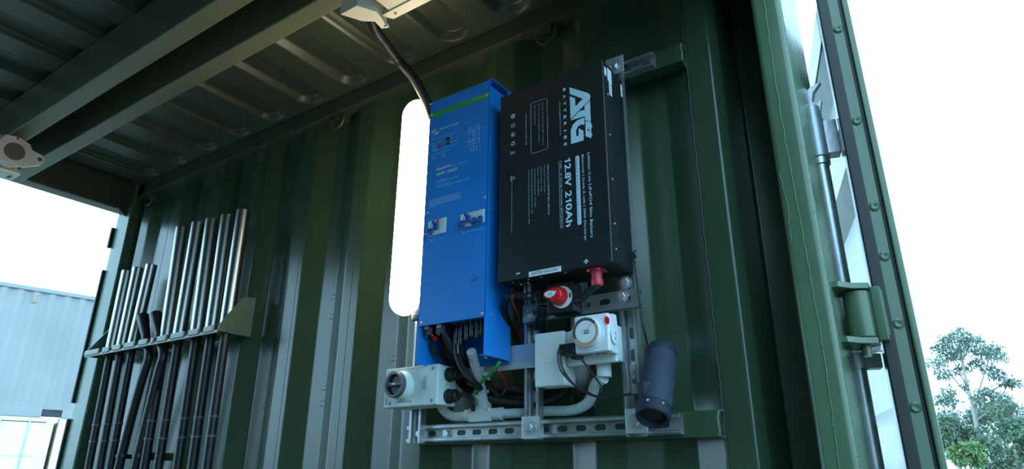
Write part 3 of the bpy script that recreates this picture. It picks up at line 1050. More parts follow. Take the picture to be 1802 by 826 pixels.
# underline, caution frame, symbols
b = MB()
p0, p1 = at(983.6, 284, QY0), at(985.6, 402, QY0)
b.box(p0.x - 0.0004, p0.x + 0.0004, QY0 - 0.0003, QY0, p1.z, p0.z)
c0, c1 = at(933.8, 182, QY0), at(964.3, 261.7, QY0)
cz1, cz0 = at(964, 172, QY0).z, at(964.5, 262, QY0).z
x0, x1 = c0.x, c1.x
zt, zb = (cz1 + c0.z) / 2, (cz0 + at(934.2, 271.9, QY0).z) / 2
g0, g1 = at(964, 200.5, QY0).z, at(964, 231, QY0).z
for bx in ((x0, x0 + 0.0008, zb + 0.005, zt - 0.005), (x1 - 0.0008, x1, zb + 0.005, g1), (x1 - 0.0008, x1, g0, zt - 0.005), (x0 + 0.005, x1 - 0.005, zt - 0.0008, zt), (x0 + 0.005, x1 - 0.005, zb, zb + 0.0008)):
    b.box(bx[0], bx[1], QY0 - 0.0003, QY0, bx[2], bx[3])
for cx, cz, a0 in ((x1 - 0.005, zt - 0.005, 0), (x0 + 0.005, zt - 0.005, 90), (x0 + 0.005, zb + 0.005, 180), (x1 - 0.005, zb + 0.005, 270)):
    arc = [(cx + 0.0046 * math.cos(math.radians(a0 + k * 18)), QY0 - 0.0001, cz + 0.0046 * math.sin(math.radians(a0 + k * 18))) for k in range(6)]
    b.tube(arc, 0.0004, 4, step=0.002, spline=False)
b.build('caution_frame', 'print_dim', bat, smooth=False)


def ring(b, cx, cz, ro, ri, y=QY0, n=20, dy=0.0003):
    for k in range(n):
        a0, a1 = 2 * math.pi * k / n, 2 * math.pi * (k + 1) / n
        b.prism([(cx + ri * math.cos(a0), cz + ri * math.sin(a0)), (cx + ro * math.cos(a0), cz + ro * math.sin(a0)),
                 (cx + ro * math.cos(a1), cz + ro * math.sin(a1)), (cx + ri * math.cos(a1), cz + ri * math.sin(a1))], (0, y, 0), X, Z, dy)


ic = [at(902.8, v, QY0) for v in (204.6, 221, 237, 253, 269)]
b = MB()
ring(b, ic[0].x, ic[0].z, 0.0066, 0.003)
b.box(ic[0].x - 0.001, ic[0].x + 0.003, QY0 - 0.0003, QY0, ic[0].z - 0.001, ic[0].z + 0.002)
ring(b, ic[1].x, ic[1].z, 0.0066, 0.0056)
b.prism([(ic[1].x - 0.005, ic[1].z - 0.0035), (ic[1].x - 0.004, ic[1].z - 0.0045), (ic[1].x + 0.005, ic[1].z + 0.0035), (ic[1].x + 0.004, ic[1].z + 0.0045)], (0, QY0, 0), X, Z, 0.0003)
b.box(ic[1].x - 0.004, ic[1].x + 0.004, QY0 - 0.0003, QY0, ic[1].z - 0.0022, ic[1].z - 0.0012)
ring(b, ic[2].x, ic[2].z, 0.0066, 0.0056)
b.prism([(ic[2].x - 0.004, ic[2].z - 0.003), (ic[2].x + 0.001, ic[2].z - 0.0035), (ic[2].x + 0.004, ic[2].z), (ic[2].x + 0.001, ic[2].z + 0.001), (ic[2].x + 0.0005, ic[2].z + 0.0035), (ic[2].x - 0.003, ic[2].z + 0.003)], (0, QY0, 0), X, Z, 0.0003)
for k in range(3):
    a = math.radians(90 + 120 * k)
    for j in range(2):
        aa = a + math.radians(-26 + 46 * j)
        b.lathe([(0.0021, 0), (0.0021, 0.0003)], (ic[3].x + 0.0046 * math.cos(aa), QY0, ic[3].z + 0.0046 * math.sin(aa)), (0, -1, 0), 8)
q = ic[4]
b.box(q.x - 0.0072, q.x - 0.0052, QY0 - 0.0003, QY0, q.z - 0.0048, q.z + 0.0048)
for s1, s2 in ((1, 1), (1, -1)):
    b.prism([(q.x - 0.003, q.z - 0.0045 * s2), (q.x - 0.003, q.z - 0.0035 * s2), (q.x + 0.006, q.z + 0.0045 * s2), (q.x + 0.006, q.z + 0.0035 * s2)], (0, QY0, 0), X, Z, 0.0003)
b.box(q.x + 0.004, q.x + 0.0048, QY0 - 0.0003, QY0, q.z - 0.004, q.z + 0.004)
b.box(q.x - 0.003, q.x - 0.0022, QY0 - 0.0003, QY0, q.z - 0.004, q.z + 0.004)
t0 = at(903, 314, QY0)
tri = [(t0.x - 0.0065, t0.z + 0.0075), (t0.x + 0.0065, t0.z), (t0.x - 0.0065, t0.z - 0.0075)]
for i in range(3):
    a, c = V((*tri[i], 0)), V((*tri[(i + 1) % 3], 0))
    b.tube([(a.x, QY0, a.y), (c.x, QY0, c.y)], 0.0006, 4, spline=False, step=0.01)
b.box(t0.x - 0.004, t0.x + 0.002, QY0 - 0.0003, QY0, t0.z - 0.0006, t0.z + 0.0006)
tag(b.build('warning_symbols', 'print_dim', bat, smooth=False), kind='stuff')
p = at(1031.4, 460.4, QY0)
b = MB()
b.box(p.x - 0.0056, p.x + 0.0056, QY0 - 0.0003, QY0, p.z - 0.0016, p.z + 0.0016)
b.box(p.x - 0.0016, p.x + 0.0016, QY0 - 0.0003, QY0, p.z - 0.0056, p.z + 0.0056)
b.build('plus_mark', 'print', bat, smooth=False)
p = at(911.5, 481.8, QY0)
MB().box(p.x - 0.0056, p.x + 0.0056, QY0 - 0.0003, QY0, p.z - 0.0016, p.z + 0.0016).build('minus_mark', 'print', bat, smooth=False)
l0, l1 = at(930.7, 488, QY0), at(987.6, 468.6, QY0)
lab = MB().box(l0.x, l1.x, QY0 - 0.0006, QY0, l0.z - 0.0005, l1.z + 0.0005).build('name_label', 'sticker', bat)
text(lab, 'BATTERY ISOLATOR', (l0.x + 0.009, QY0 - 0.0006, l0.z + 0.0034), X, Z, (l1.x - l0.x) - 0.018, 0.0056, 'ink', bold=0.004)
# terminals under the case
p = at(1051, 484, 1.262)
tm = MB()
tm.box(p.x - 0.018, p.x + 0.018, 1.240, 1.278, QZ0 - 0.005, QZ0 + 0.001, 0.003)
tm.build('terminal_flange', 'pinkred', bat)
tr = MB().lathe([(0.0115, 0), (0.0138, 0.003), (0.0138, 0.014), (0.0125, 0.016), (0.0125, 0.033)], (p.x + 0.001, 1.258, QZ0 - 0.038), Z, 20).build('positive_terminal', 'pinkred', bat)
for sx in (-1, 1):
    screw(bat, (p.x + 0.013 * sx, 1.243, QZ0 - 0.004), (0, -0.6, -1), 0.0028)
p = at(930, 510, 1.265)
ng = MB()
ng.box(p.x - 0.018, p.x + 0.018, 1.245, 1.288, QZ0 - 0.005, QZ0 + 0.001, 0.003)
ng.lathe([(0.009, 0), (0.012, 0.002), (0.012, 0.010), (0.009, 0.012), (0.0125, 0.014), (0.0125, 0.036)], (p.x, 1.265, QZ0 - 0.040), Z, 16)
ng.build('negative_terminal', 'black', bat)
for sx, zz in ((-1, QZ0 - 0.006), (1, QZ0 - 0.006), (0, QZ0 - 0.026)):
    screw(bat, (p.x + 0.010 * sx, 1.249, zz), (0, -1, -0.4), 0.0026)
for xx in (-0.845, -0.80, -0.765, -0.70):
    screw(bat, (xx, 1.240, QZ0 + 0.0005), (0, 0, -1), 0.0022)

# battery isolator switch
kc = at(975, 519, 1.245)
bi = thing('battery_isolator_switch', (kc.x, 1.30, kc.z - 0.03), 'red knob isolator switch on black base below the battery', 'switch')
MB().box(kc.x - 0.036, kc.x + 0.034, 1.272, 1.3175, kc.z - 0.035, kc.z + 0.036, 0.004).build('base', 'black', bi)
MB().lathe([(0.0262, 0), (0.0262, 0.003), (0.024, 0.004)], (kc.x + 0.006, 1.272, kc.z - 0.001), (0, -1, 0), 30).build('dial_ring', 'sticker', bi)
b = MB()
b.box(kc.x + 0.0265, kc.x + 0.0315, 1.2680, 1.2695, kc.z - 0.006, kc.z + 0.005)
b.build('dial_mark', 'ledgreen', bi)
kb = MB()
kb.lathe([(0.0205, 0), (0.022, 0.003), (0.0215, 0.010), (0.018, 0.022), (0.0165, 0.026), (0.012, 0.028)], (kc.x + 0.003, 1.268, kc.z), (0, -1, 0), 28)
for a in (0,):
    kb.prism([(0.004, 0.0125), (-0.012, 0.010), (-0.024, 0.0055), (-0.025, -0.0045), (-0.012, -0.010), (0.004, -0.0125), (0.015, -0.006), (0.015, 0.006)], (kc.x, 1.252, kc.z + 0.001), X, Z, 0.0135)
knob = kb.build('knob', 'red', bi, angle=50)
b = MB()
b.prism([(-0.0225, 0.000), (-0.019, 0.0055), (-0.008, 0.0085), (0.002, 0.006), (0.008, 0.0055), (0.011, 0.0045), (0.004, -0.004), (-0.006, -0.0085), (-0.016, -0.006)], (kc.x, 1.2386, kc.z + 0.001), X, Z, 0.0007)
b.build('knob_label', 'sticker', knob, smooth=False)
b = MB()
for dx in (-0.011, -0.009, -0.0045, -0.0025):
    b.box(kc.x + dx, kc.x + dx + 0.0007, 1.2376, 1.2379, kc.z - 0.003, kc.z + 0.006)
b.box(kc.x + 0.0065, kc.x + 0.008, 1.2376, 1.2379, kc.z + 0.0045, kc.z + 0.006)
tag(b.build('print_lines', 'ink_grey', knob, smooth=False), kind='stuff')

# ------------------------------------------------------------------ tube light
LX0, LX1, LY0, LY1, LZ0, LZ1 = -1.302, -1.200, 1.268, 1.338, 0.418, 1.108
tl = thing('batten_light', ((LX0 + LX1) / 2, 1.30, LZ0), 'lit white weatherproof batten light with rounded ends', 'light')


def pill(x0, x1, z0, z1, y0, y1, dome, seg=14):
    """long rounded-end cover; dome narrows it towards the front"""
    cx, r = (x0 + x1) / 2, (x1 - x0) / 2
    b = MB()
    vs, fs = [], []
    layers = [(y1, 1.0)] + [(y1 + (y0 - y1) * t, math.sqrt(max(0.0, 1 - (t ** 2.6) * dome))) for t in (0.35, 0.6, 0.78, 0.9, 0.97, 1.0)]
    N = 2 * (seg + 1)
    for yy, s in layers:
        rr = r * s
        for k in range(seg + 1):
            a = math.pi * k / seg
            vs.append((cx + rr * math.cos(a), yy, z1 - r + rr * math.sin(a)))
        for k in range(seg + 1):
            a = math.pi + math.pi * k / seg
            vs.append((cx + rr * math.cos(a), yy, z0 + r + rr * math.sin(a)))
    for j in range(len(layers) - 1):
        for k in range(N):
            fs.append([j * N + k, j * N + (k + 1) % N, (j + 1) * N + (k + 1) % N, (j + 1) * N + k])
    fs.append([(len(layers) - 1) * N + k for k in range(N)])
    fs.append(list(range(N))[::-1])
    b._add(vs, fs)
    return b


pill(LX0 + 0.004, LX1 - 0.004, LZ0 + 0.004, LZ1 - 0.004, LY1 - 0.034, LY1, 0.02).build('light_base', 'offwhite', tl)
pill(LX0, LX1, LZ0, LZ1, LY0, LY1 - 0.032, 0.72).build('diffuser', 'lamp', tl)
for zz in (0.475, 0.70, 1.02):
    for xx in (LX0 - 0.003, LX1 - 0.003):
        MB().box(xx, xx + 0.006, LY1 - 0.034, LY1 - 0.008, zz - 0.011, zz + 0.011, 0.002).build('clip', 'offwhite', tl)
MB().lathe([(0.010, 0), (0.012, 0.003), (0.012, 0.016), (0.008, 0.02)], (-1.225, 1.318, LZ0 - 0.014), Z, 12).build('cable_gland', 'grey_ring', tl)

# ------------------------------------------------------------------ solar isolator
SX0, SX1, SY0, SY1, SZ0, SZ1 = -1.270, -1.0875, 1.263, 1.338, 0.165, 0.2665
so = thing('solar_isolator_box', ((SX0 + SX1) / 2, 1.30, SZ0), 'pale rectangular solar isolator box with black rotary handle', 'switch box')
MB().box(SX0 + 0.0008, SX1 - 0.0008, SY0 + 0.022, SY1, SZ0 + 0.0008, SZ1 - 0.0008, 0.004, 3).build('enclosure', 'iso', so)
lid = MB().box(SX0, SX1, SY0, SY0 + 0.024, SZ0, SZ1, 0.004, 3).build('lid', 'iso', so)
ko = V((-1.204, SY0, 0.218))
hb = MB().lathe([(0.0385, -0.001), (0.0385, 0.008), (0.0365, 0.013), (0.034, 0.016), (0.033, 0.024)], ko, (0, -1, 0), 36).build('handle_collar', 'iso', so)
rg = MB()
rg.lathe([(0.0325, 0.022), (0.0335, 0.024), (0.0335, 0.034), (0.0315, 0.037), (0.0265, 0.037), (0.0255, 0.034), (0.0255, 0.026)], ko, (0, -1, 0), 36)
rg.build('handle_ring', 'grey_ring', so)
MB().lathe([(0.0255, 0.020), (0.0255, 0.0275), (0.002, 0.028)], ko, (0, -1, 0), 30).build('handle_dish', 'black', so)
hd = MB().box(ko.x - 0.017, ko.x + 0.030, SY0 - 0.042, SY0 - 0.024, ko.z - 0.0052, ko.z + 0.0052, 0.0035, 3).build('handle', 'grey_ring', so)
MB().box(ko.x + 0.002, ko.x + 0.011, SY0 - 0.0427, SY0 - 0.0418, ko.z - 0.0016, ko.z + 0.0022).build('handle_mark', 'sticker', hd)
MB().lathe([(0.0034, 0), (0.0034, 0.0008)], (ko.x - 0.0115, SY0 - 0.042, ko.z), (0, -1, 0), 12).build('lock_hole', 'ink', hd)
for xx in (SX0 + 0.023, SX1 - 0.017):
    for zz in (SZ0 + 0.011, SZ1 - 0.011):
        MB().lathe([(0.0046, 0), (0.0046, 0.0004), (0.0036, 0.0005), (0.0034, 0.0002)], (xx, SY0, zz), (0, -1, 0), 16).build('screw', 'ink_grey', lid)
lb = MB().box(-1.235, -1.163, SY0 - 0.0006, SY0, SZ0 + 0.006, SZ0 + 0.019).build('name_label', 'sticker', lid)
text(lb, 'SOLAR ISOLATOR', (-1.2275, SY0 - 0.0006, SZ0 + 0.0096), X, Z, 0.057, 0.0056, 'ink', bold=0.008)
b = MB()
for k, (x_, z0_, z1_) in enumerate(((-1.2605, 0.236, 0.256), (-1.2570, 0.236, 0.256), (-1.262, 0.173, 0.190), (-1.2585, 0.173, 0.190), (-1.2500, 0.203, 0.228), (-1.2465, 0.206, 0.222),
                                   (-1.1270, 0.203, 0.238), (-1.1315, 0.205, 0.236), (-1.1360, 0.206, 0.230), (-1.1125, 0.246, 0.252))):
    b.box(x_ - 0.0009, x_ + 0.0009, SY0 - 0.0003, SY0, z0_, z1_)
for k in range(3):
    b.box(-1.190 + k * 0.008, -1.186 + k * 0.008, SY0 - 0.0003, SY0, 0.2592, 0.2608)
tag(b.build('print_lines', 'ink_grey', lid, smooth=False), kind='stuff')
for zz in (0.243, 0.189):
    g = MB().lathe([(0.0175, 0), (0.0185, 0.002), (0.0185, 0.008), (0.0165, 0.009), (0.0160, 0.010)], (SX1 - 0.001, 1.306, zz), X, 20)
    g.lathe([(0.0155, 0.009), (0.0165, 0.011), (0.0165, 0.024), (0.0140, 0.030), (0.0110, 0.032)], (SX1, 1.306, zz), X, 8)
    g.build('cable_gland', 'black', so, angle=30)
for zz, yy in ((0.249, 1.279), (0.220, 1.292)):
    MB().lathe([(0.005, 0), (0.0045, 0.002), (0.003, 0.003)], (SX1 - 0.001, yy, zz), X, 12).build('knock_out', 'iso', so)

# ------------------------------------------------------------------ junction box, outlet, timer
jb = thing('junction_box', (-0.775, 1.31, 0.19), 'white square junction box left of the outlet', 'junction box')
MB().box(-0.811, -0.735, 1.296, 1.338, 0.192, 0.312, 0.003).build('base', 'offwhite', jb)
MB().box(-0.813, -0.733, 1.283, 1.298, 0.190, 0.314, 0.004, 3).build('cover', 'offwhite', jb)
MB().lathe([(0.008, -0.001), (0.0085, 0.0018), (0.006, 0.0022), (0.0055, 0.001)], at(966, 634, 1.283), (0, -1, 0), 20).build('screw_cap', 'offwhite', jb)
gp = thing('power_outlet', (-0.67, 1.32, 0.24), 'white double power outlet holding the plug timer', 'outlet')
MB().box(-0.727, -0.613, 1.303, 1.338, 0.238, 0.318, 0.004).build('back_box', 'offwhite', gp)
MB().box(-0.7325, -0.608, 1.292, 1.305, 0.232, 0.312, 0.004, 3).build('face_plate', 'offwhite', gp)
MB().box(-0.722, -0.706, 1.2895, 1.293, 0.292, 0.302, 0.0015).build('rocker', 'white', gp)
MB().lathe([(0.0165, 0), (0.0165, 0.030), (0.015, 0.032)], (-0.656, 1.325, 0.207), Z, 22).build('conduit_socket', 'conduit_grey', gp)
TX0, TX1, TY0, TZ0, TZ1 = -0.690, -0.606, 1.255, 0.250, 0.334
ti = thing('plug_timer', (-0.648, 1.275, TZ0), 'white square plug timer with round dial and red tag', 'timer')
MB().box(TX0, TX1, TY0, 1.278, TZ0, TZ1, 0.005, 3).build('housing', 'white', ti)
b = MB()
b.prism([(TX0 + 0.006, TZ0 + 0.002), (TX1 + 0.001, TZ0 - 0.001), (TX1 + 0.004, TZ0 + 0.03), (TX1 + 0.004, TZ0 + 0.05), (TX1 + 0.001, TZ1 + 0.001), (TX0 + 0.006, TZ1 - 0.002)], (0, 1.2935, 0), X, Z, 0.017)
b.build('rear_housing', 'white', ti)
MB().lathe([(0.017, 0), (0.0165, 0.002), (0.013, 0.003)], (TX1 + 0.0025, 1.277, TZ0 + 0.034), X, 24).build('side_socket', 'white', ti)
for dz in (-0.006, 0.006):
    MB().box(TX1 + 0.0052, TX1 + 0.0062, 1.274, 1.277, TZ0 + 0.032 + dz, TZ0 + 0.038 + dz).build('socket_slot', 'ink_grey', ti)
dc = V((-0.655, TY0, 0.294))
MB().lathe([(0.0385, -0.001), (0.0385, 0.002), (0.037, 0.003)], dc, (0, -1, 0), 40).build('dial_seat', 'white', ti)
dl = MB().lathe([(0.0335, 0.002), (0.0335, 0.012), (0.032, 0.014), (0.0315, 0.014)], dc, (0, -1, 0), 40).build('dial', 'offwhite', ti)
for k in range(40):
    a0, a1 = 2 * math.pi * (k + 0.12) / 40, 2 * math.pi * (k + 0.88) / 40
    dark = 4 <= k <= 22
    b = MB()
    b.prism([(0.0250 * math.cos(a0), 0.0250 * math.sin(a0)), (0.0310 * math.cos(a0), 0.0310 * math.sin(a0)), (0.0310 * math.cos(a1), 0.0310 * math.sin(a1)), (0.0250 * math.cos(a1), 0.0250 * math.sin(a1))],
            (dc.x, dc.y - 0.0138, dc.z), X, Z, 0.0012 if dark else 0.0008)
    b.build('tripper', 'ink' if dark else 'orange_ring', dl, smooth=False)
MB().lathe([(0.0240, 0.012), (0.0240, 0.0152), (0.0232, 0.0156)], dc, (0, -1, 0), 36).build('dial_face', 'white', dl)
b = MB()
yf = dc.y - 0.0156
b.box(dc.x - 0.008, dc.x + 0.010, yf - 0.0003, yf, dc.z - 0.005, dc.z + 0.003)
b.build('maker_plate', 'ink', dl, smooth=False)
b = MB()
b.box(dc.x - 0.0073, dc.x - 0.0030, yf - 0.0005, yf - 0.0003, dc.z - 0.0043, dc.z + 0.0023)
b.build('maker_plate', 'sticker', dl, smooth=False)
text(dl, 'HPM', (dc.x - 0.0022, yf - 0.0004, dc.z - 0.0035), X, Z, 0.0112, 0.0050, 'sticker', bold=0.01)
b = MB()
for k in range(24):
    a = 2 * math.pi * k / 24
    b.lathe([(0.0006, 0), (0.0006, 0.0003)], (dc.x + 0.0195 * math.cos(a), yf, dc.z + 0.0195 * math.sin(a)), (0, -1, 0), 5)
b.tube([(dc.x + 0.004, yf, dc.z + 0.004), (dc.x + 0.014, yf, dc.z + 0.015)], 0.0005, 4, spline=False, step=0.01)
b.lathe([(0.0012, 0), (0.0012, 0.0005)], (dc.x + 0.014, yf, dc.z + 0.015), (0, -1, 0), 8)
tag(b.build('dial_print', 'ink_grey', dl, smooth=False), kind='stuff')
rt = MB()
rt.prism([(0.0, 0.009), (0.0055, 0.0045), (0.0055, -0.006), (0.0025, -0.0095), (-0.004, -0.004), (-0.004, 0.0055)], (TX1 - 0.003, TY0 + 0.0005, TZ1 - 0.0175), X, Z, 0.003)
rt.build('red_tag', 'red', ti)
b = MB()
for x_, wd in ((-0.678, 0.022), (-0.648, 0.012), (-0.633, 0.012)):
    for k in range(3):
        b.box(x_, x_ + wd, TY0 + 0.012 + k * 0.005, TY0 + 0.015 + k * 0.005, TZ0 - 0.0004, TZ0 + 0.0004)
tag(b.build('rating_print', 'ink_grey', ti, smooth=False), kind='stuff')

# ------------------------------------------------------------------ conduits
R25 = 0.0125


def cond(name, pts, r, m, label, cat='conduit', corr=0.19, pitch=0.0046, group=None, seg=12):
    b = MB()
    b.tube(pts, r, seg, corr=corr, pitch=pitch)
    return tag(b.build(name, m, angle=80), label, cat, group)


tee_c = at(848, 731, 1.392)
YC = 1.393
te = thing('conduit_tee', (tee_c.x, YC, tee_c.z - 0.02), 'grey conduit tee piece below the inverter', 'conduit fitting')
b = MB()
b.box(tee_c.x - 0.034, tee_c.x + 0.036, YC - 0.0165, YC + 0.015, tee_c.z - 0.018, tee_c.z + 0.016, 0.003)
b.box(tee_c.x - 0.020, tee_c.x + 0.020, YC - 0.016, YC + 0.015, tee_c.z + 0.01, tee_c.z + 0.034, 0.003)
b.build('body', 'conduit_grey', te)
MB().lathe([(0.0165, 0), (0.0165, 0.035), (0.015, 0.036)], (tee_c.x + 0.030, YC, tee_c.z), X, 20).build('sleeve', 'conduit_grey', te)
MB().lathe([(0.0165, 0), (0.0165, 0.022), (0.015, 0.023)], (tee_c.x - 0.030, YC, tee_c.z), -X, 20).build('sleeve', 'conduit_grey', te)
updir = (at(829.5, 619, 1.275) - V((tee_c.x, YC, tee_c.z + 0.03))).normalized()
MB().lathe([(0.0170, 0), (0.0165, 0.034), (0.015, 0.035)], V((tee_c.x, YC, tee_c.z + 0.028)), updir, 20).build('sleeve', 'conduit_grey', te)
MB().lathe([(0.009, 0), (0.009, 0.0008), (0.008, 0.0009), (0.0075, 0.0003)], (tee_c.x, YC - 0.0165, tee_c.z + 0.001), (0, -1, 0), 22).build('moulded_ring', 'offwhite', te)
for sx in (-1, 1):
    screw(te, (tee_c.x + 0.028 * sx, YC - 0.0165, tee_c.z + 0.012), r=0.0045)
s0 = V((tee_c.x, YC, tee_c.z + 0.055))
cond('grey_conduit', [s0 + updir * -0.005, s0.lerp(at(829.5, 619, 1.275), 0.5), at(829.5, 619, 1.275)], R25, 'conduit_grey', 'short grey corrugated conduit rising from the tee into the inverter')
cond('grey_conduit', [(tee_c.x - 0.035, YC, tee_c.z), at(800, 734, 1.385), at(785, 727, 1.375), at(776, 714, 1.362), at(776, 700, 1.355)], R25, 'conduit_grey', 'grey corrugated conduit curving up behind the solar isolator box')
ex = tee_c.x + 0.060
cond('grey_conduit', [(ex, YC, tee_c.z), at(930, 727, YC), at(960, 724.5, YC), at(1005, 723, YC), at(1030, 713, 1.385), at(1042, 696, 1.365), at(1048, 676, 1.340), (-0.656, 1.325, 0.205)],
     R25, 'conduit_grey', 'long grey corrugated conduit sweeping from the tee up to the outlet')

cond('black_conduit', [at(650.5, 14, 0.985), at(650.5, 24, 1.0), at(661, 53, 1.05), at(674.5, 72, 1.1), at(701, 106.6, 1.18), at(725, 133, 1.22), at(744, 165, 1.255), at(755, 188, 1.276), at(761, 206, 1.286)],
     0.0150, 'conduit_black', 'black corrugated conduit hanging from the cream bracket to the inverter top', corr=0.12, pitch=0.0042, seg=14)
GB = 'black corrugated conduits behind the frame'
cond('black_conduit', [at(785, 588, 1.275), at(791, 612, 1.285), at(806, 645, 1.335), at(822, 664, 1.385), at(850, 676, 1.402), at(890, 683, 1.405), at(925, 687, 1.405), at(965, 682, 1.405), at(985, 660, 1.402), at(980, 610, 1.402)],
     0.0125, 'conduit_black', 'black corrugated conduit looping from the inverter gland behind the middle strut, upper of two', group=GB)
cond('black_conduit', [at(777, 592, 1.28), at(784, 614, 1.295), at(797, 650, 1.345), at(818, 682, 1.395), at(850, 698, 1.404), at(890, 708, 1.405), at(925, 710, 1.405), at(970, 704, 1.403), at(1000, 675, 1.402), at(998, 620, 1.402)],
     0.0125, 'conduit_black', 'black corrugated conduit looping from the inverter gland behind the middle strut, lower of two', group=GB)


def wire(name, pts, r, m, label, cat='cable', group=None):
    b = MB()
    b.tube(pts, r, 8, step=max(r * 1.4, 0.005))
    return tag(b.build(name, m), label, cat, group)


wire('power_cable', [at(804, 612, 1.265), at(805, 625, 1.265), at(812, 645, 1.268), at(826, 664, 1.275), at(838, 677, 1.30), at(845, 684, 1.325)], 0.0085, 'black', 'thick black cable from the inverter gland down to the tee')
wire('power_cable', [at(813, 606, 1.275), at(818, 628, 1.30), at(838, 655, 1.36), at(864, 682, 1.385), at(880, 700, 1.40)], 0.0075, 'black', 'black cable beside the grey conduit below the inverter')
wire('power_cable', [at(806, 663, 1.306), at(818, 661, 1.31), at(829, 668, 1.33), at(838, 688, 1.36), at(834, 705, 1.38)], 0.0065, 'black', 'black cable leaving the upper gland of the solar isolator')
wire('power_cable', [at(806, 698, 1.306), at(818, 694, 1.31), at(828, 700, 1.33), at(833, 712, 1.36), at(833, 722, 1.372)], 0.0060, 'black', 'black cable leaving the lower gland of the solar isolator')
wire('power_cable', [at(764, 598, 1.262), at(758, 608, 1.262), at(766, 622, 1.27), at(782, 632, 1.30), at(800, 650, 1.35)], 0.0050, 'black', 'thin black cable from the red capped plug on the inverter')
wire('power_cable', [at(783, 588, 1.25), at(788, 600, 1.252), at(800, 622, 1.28), at(820, 655, 1.33), at(828, 672, 1.37)], 0.0080, 'conduit_black', 'black cable from the square gland under the inverter')
wire('earth_wire', [at(879, 636, 1.30), at(876, 642, 1.30), at(862, 659, 1.315), at(848, 673, 1.34), at(838, 688, 1.352), at(830, 699, 1.362)], 0.0042, 'wire_green', 'green earth wire hanging from the inverter corner', 'wire')
wire('sensor_wire', [at(876, 640, 1.30), at(874, 651, 1.31), at(882, 660, 1.33), at(889, 670, 1.35), at(891, 683, 1.37), at(883, 696, 1.385)], 0.0022, 'wire_red', 'thin dark red wire curling beside the green earth wire', 'wire')
wire('battery_cable', [at(926, 522, 1.262), at(915, 520, 1.258), at(902, 520, 1.255), at(891, 527, 1.262), at(887, 542, 1.285), at(893, 565, 1.32), at(905, 590, 1.37), at(915, 620, 1.40)], 0.0090, 'black', 'thick black cable curving off the negative battery terminal')
wire('sensor_wire', [at(903, 520, 1.244), at(901, 527, 1.246), at(905, 540, 1.27), at(911, 552, 1.30), at(913, 566, 1.335), at(905, 575, 1.37)], 0.0020, 'wire_red', 'thin red wire dropping from the negative battery cable', 'wire')
for k, (a, c, dd) in enumerate(((575, 578, 0), (580, 584, 3), (586, 590, 6))):
    wire('sensor_wire', [at(890, a + 4, 1.375), at(899, a, 1.375), at(909, a + 1, 1.378), at(916, c + 2, 1.385), at(921, c + 8, 1.39)], 0.0018, 'wire_red', ('upper', 'middle', 'lower')[k] + ' red wire of the bundle beside the upright strut', 'wire', 'red wire bundle')
cond('black_conduit', [(kc.x + 0.028, 1.295, kc.z - 0.012), at(1008, 534, 1.290), at(1024, 526, 1.285), at(1038, 512, 1.272), (at(1051, 484, 1.262).x + 0.001, 1.258, QZ0 - 0.036)], 0.0085, 'conduit_black', 'short black corrugated conduit between the red switch and red terminal')
wire('battery_cable', [(kc.x - 0.034, 1.298, kc.z - 0.018), at(950, 541, 1.30), at(948, 556, 1.31), at(943, 575, 1.33), at(950, 592, 1.375), at(958, 620, 1.40)], 0.0055, 'black', 'black cable hanging below the red isolator switch')
wire('battery_cable', [(kc.x - 0.026, 1.298, kc.z - 0.030), at(960, 546, 1.305), at(957, 562, 1.32), at(955, 580, 1.35), at(960, 600, 1.39)], 0.0050, 'black', 'second black cable hanging below the red isolator switch')

# charger plug and lead to the speaker
cp = thing('charger_plug', at(1001, 616, 1.27), 'black charger plug in the outlet beside the timer', 'plug')
p = at(1002, 617, 1.275)
MB().box(p.x - 0.019, p.x + 0.021, 1.258, 1.2915, p.z - 0.012, p.z + 0.013, 0.004, 3).build('body', 'black', cp)
MB().box(p.x + 0.008, p.x + 0.030, 1.262, 1.288, p.z - 0.022, p.z - 0.006, 0.004, 3).build('strain_relief', 'black', cp)
SPB, SPT = at(1149, 733, 1.245), at(1163, 620, 1.338)
wire('charging_lead', [(p.x - 0.015, 1.259, p.z + 0.006), at(985, 612, 1.252), at(982, 625, 1.252), at(986, 650, 1.253), at(1000, 668, 1.254), at(1016, 682, 1.255), at(1036, 694, 1.256), at(1062, 701, 1.257), at(1085, 699, 1.257), at(1108, 694, 1.258), at(1118, 696, 1.264)], 0.0024, 'black', 'thin black charging lead running from plug to speaker')
wire('charging_lead', [(p.x - 0.012, 1.259, p.z - 0.002), at(995, 620, 1.252), at(1018, 628, 1.254), at(1038, 652, 1.262), at(1054, 674, 1.262), at(1059, 686, 1.262), at(1052, 698, 1.262), at(1036, 692, 1.262), at(1012, 679, 1.26), at(992, 652, 1.256), at(987, 628, 1.254), at(996, 618, 1.256)], 0.0024, 'black', 'slack loop of thin black lead below the timer')

# ------------------------------------------------------------------ portable speaker
sp = thing('portable_speaker', SPB, 'slate blue cylindrical portable speaker hanging by a cord', 'speaker')
ax = (SPT - SPB)
LN = ax.length
ax.normalize()
front = V((0.62, -0.78, 0))
front = (front - ax * front.dot(ax)).normalized()
side = ax.cross(front)


def sp_pt(h, ang, r):
    return SPB + ax * h + (front * math.cos(ang) + side * math.sin(ang)) * r


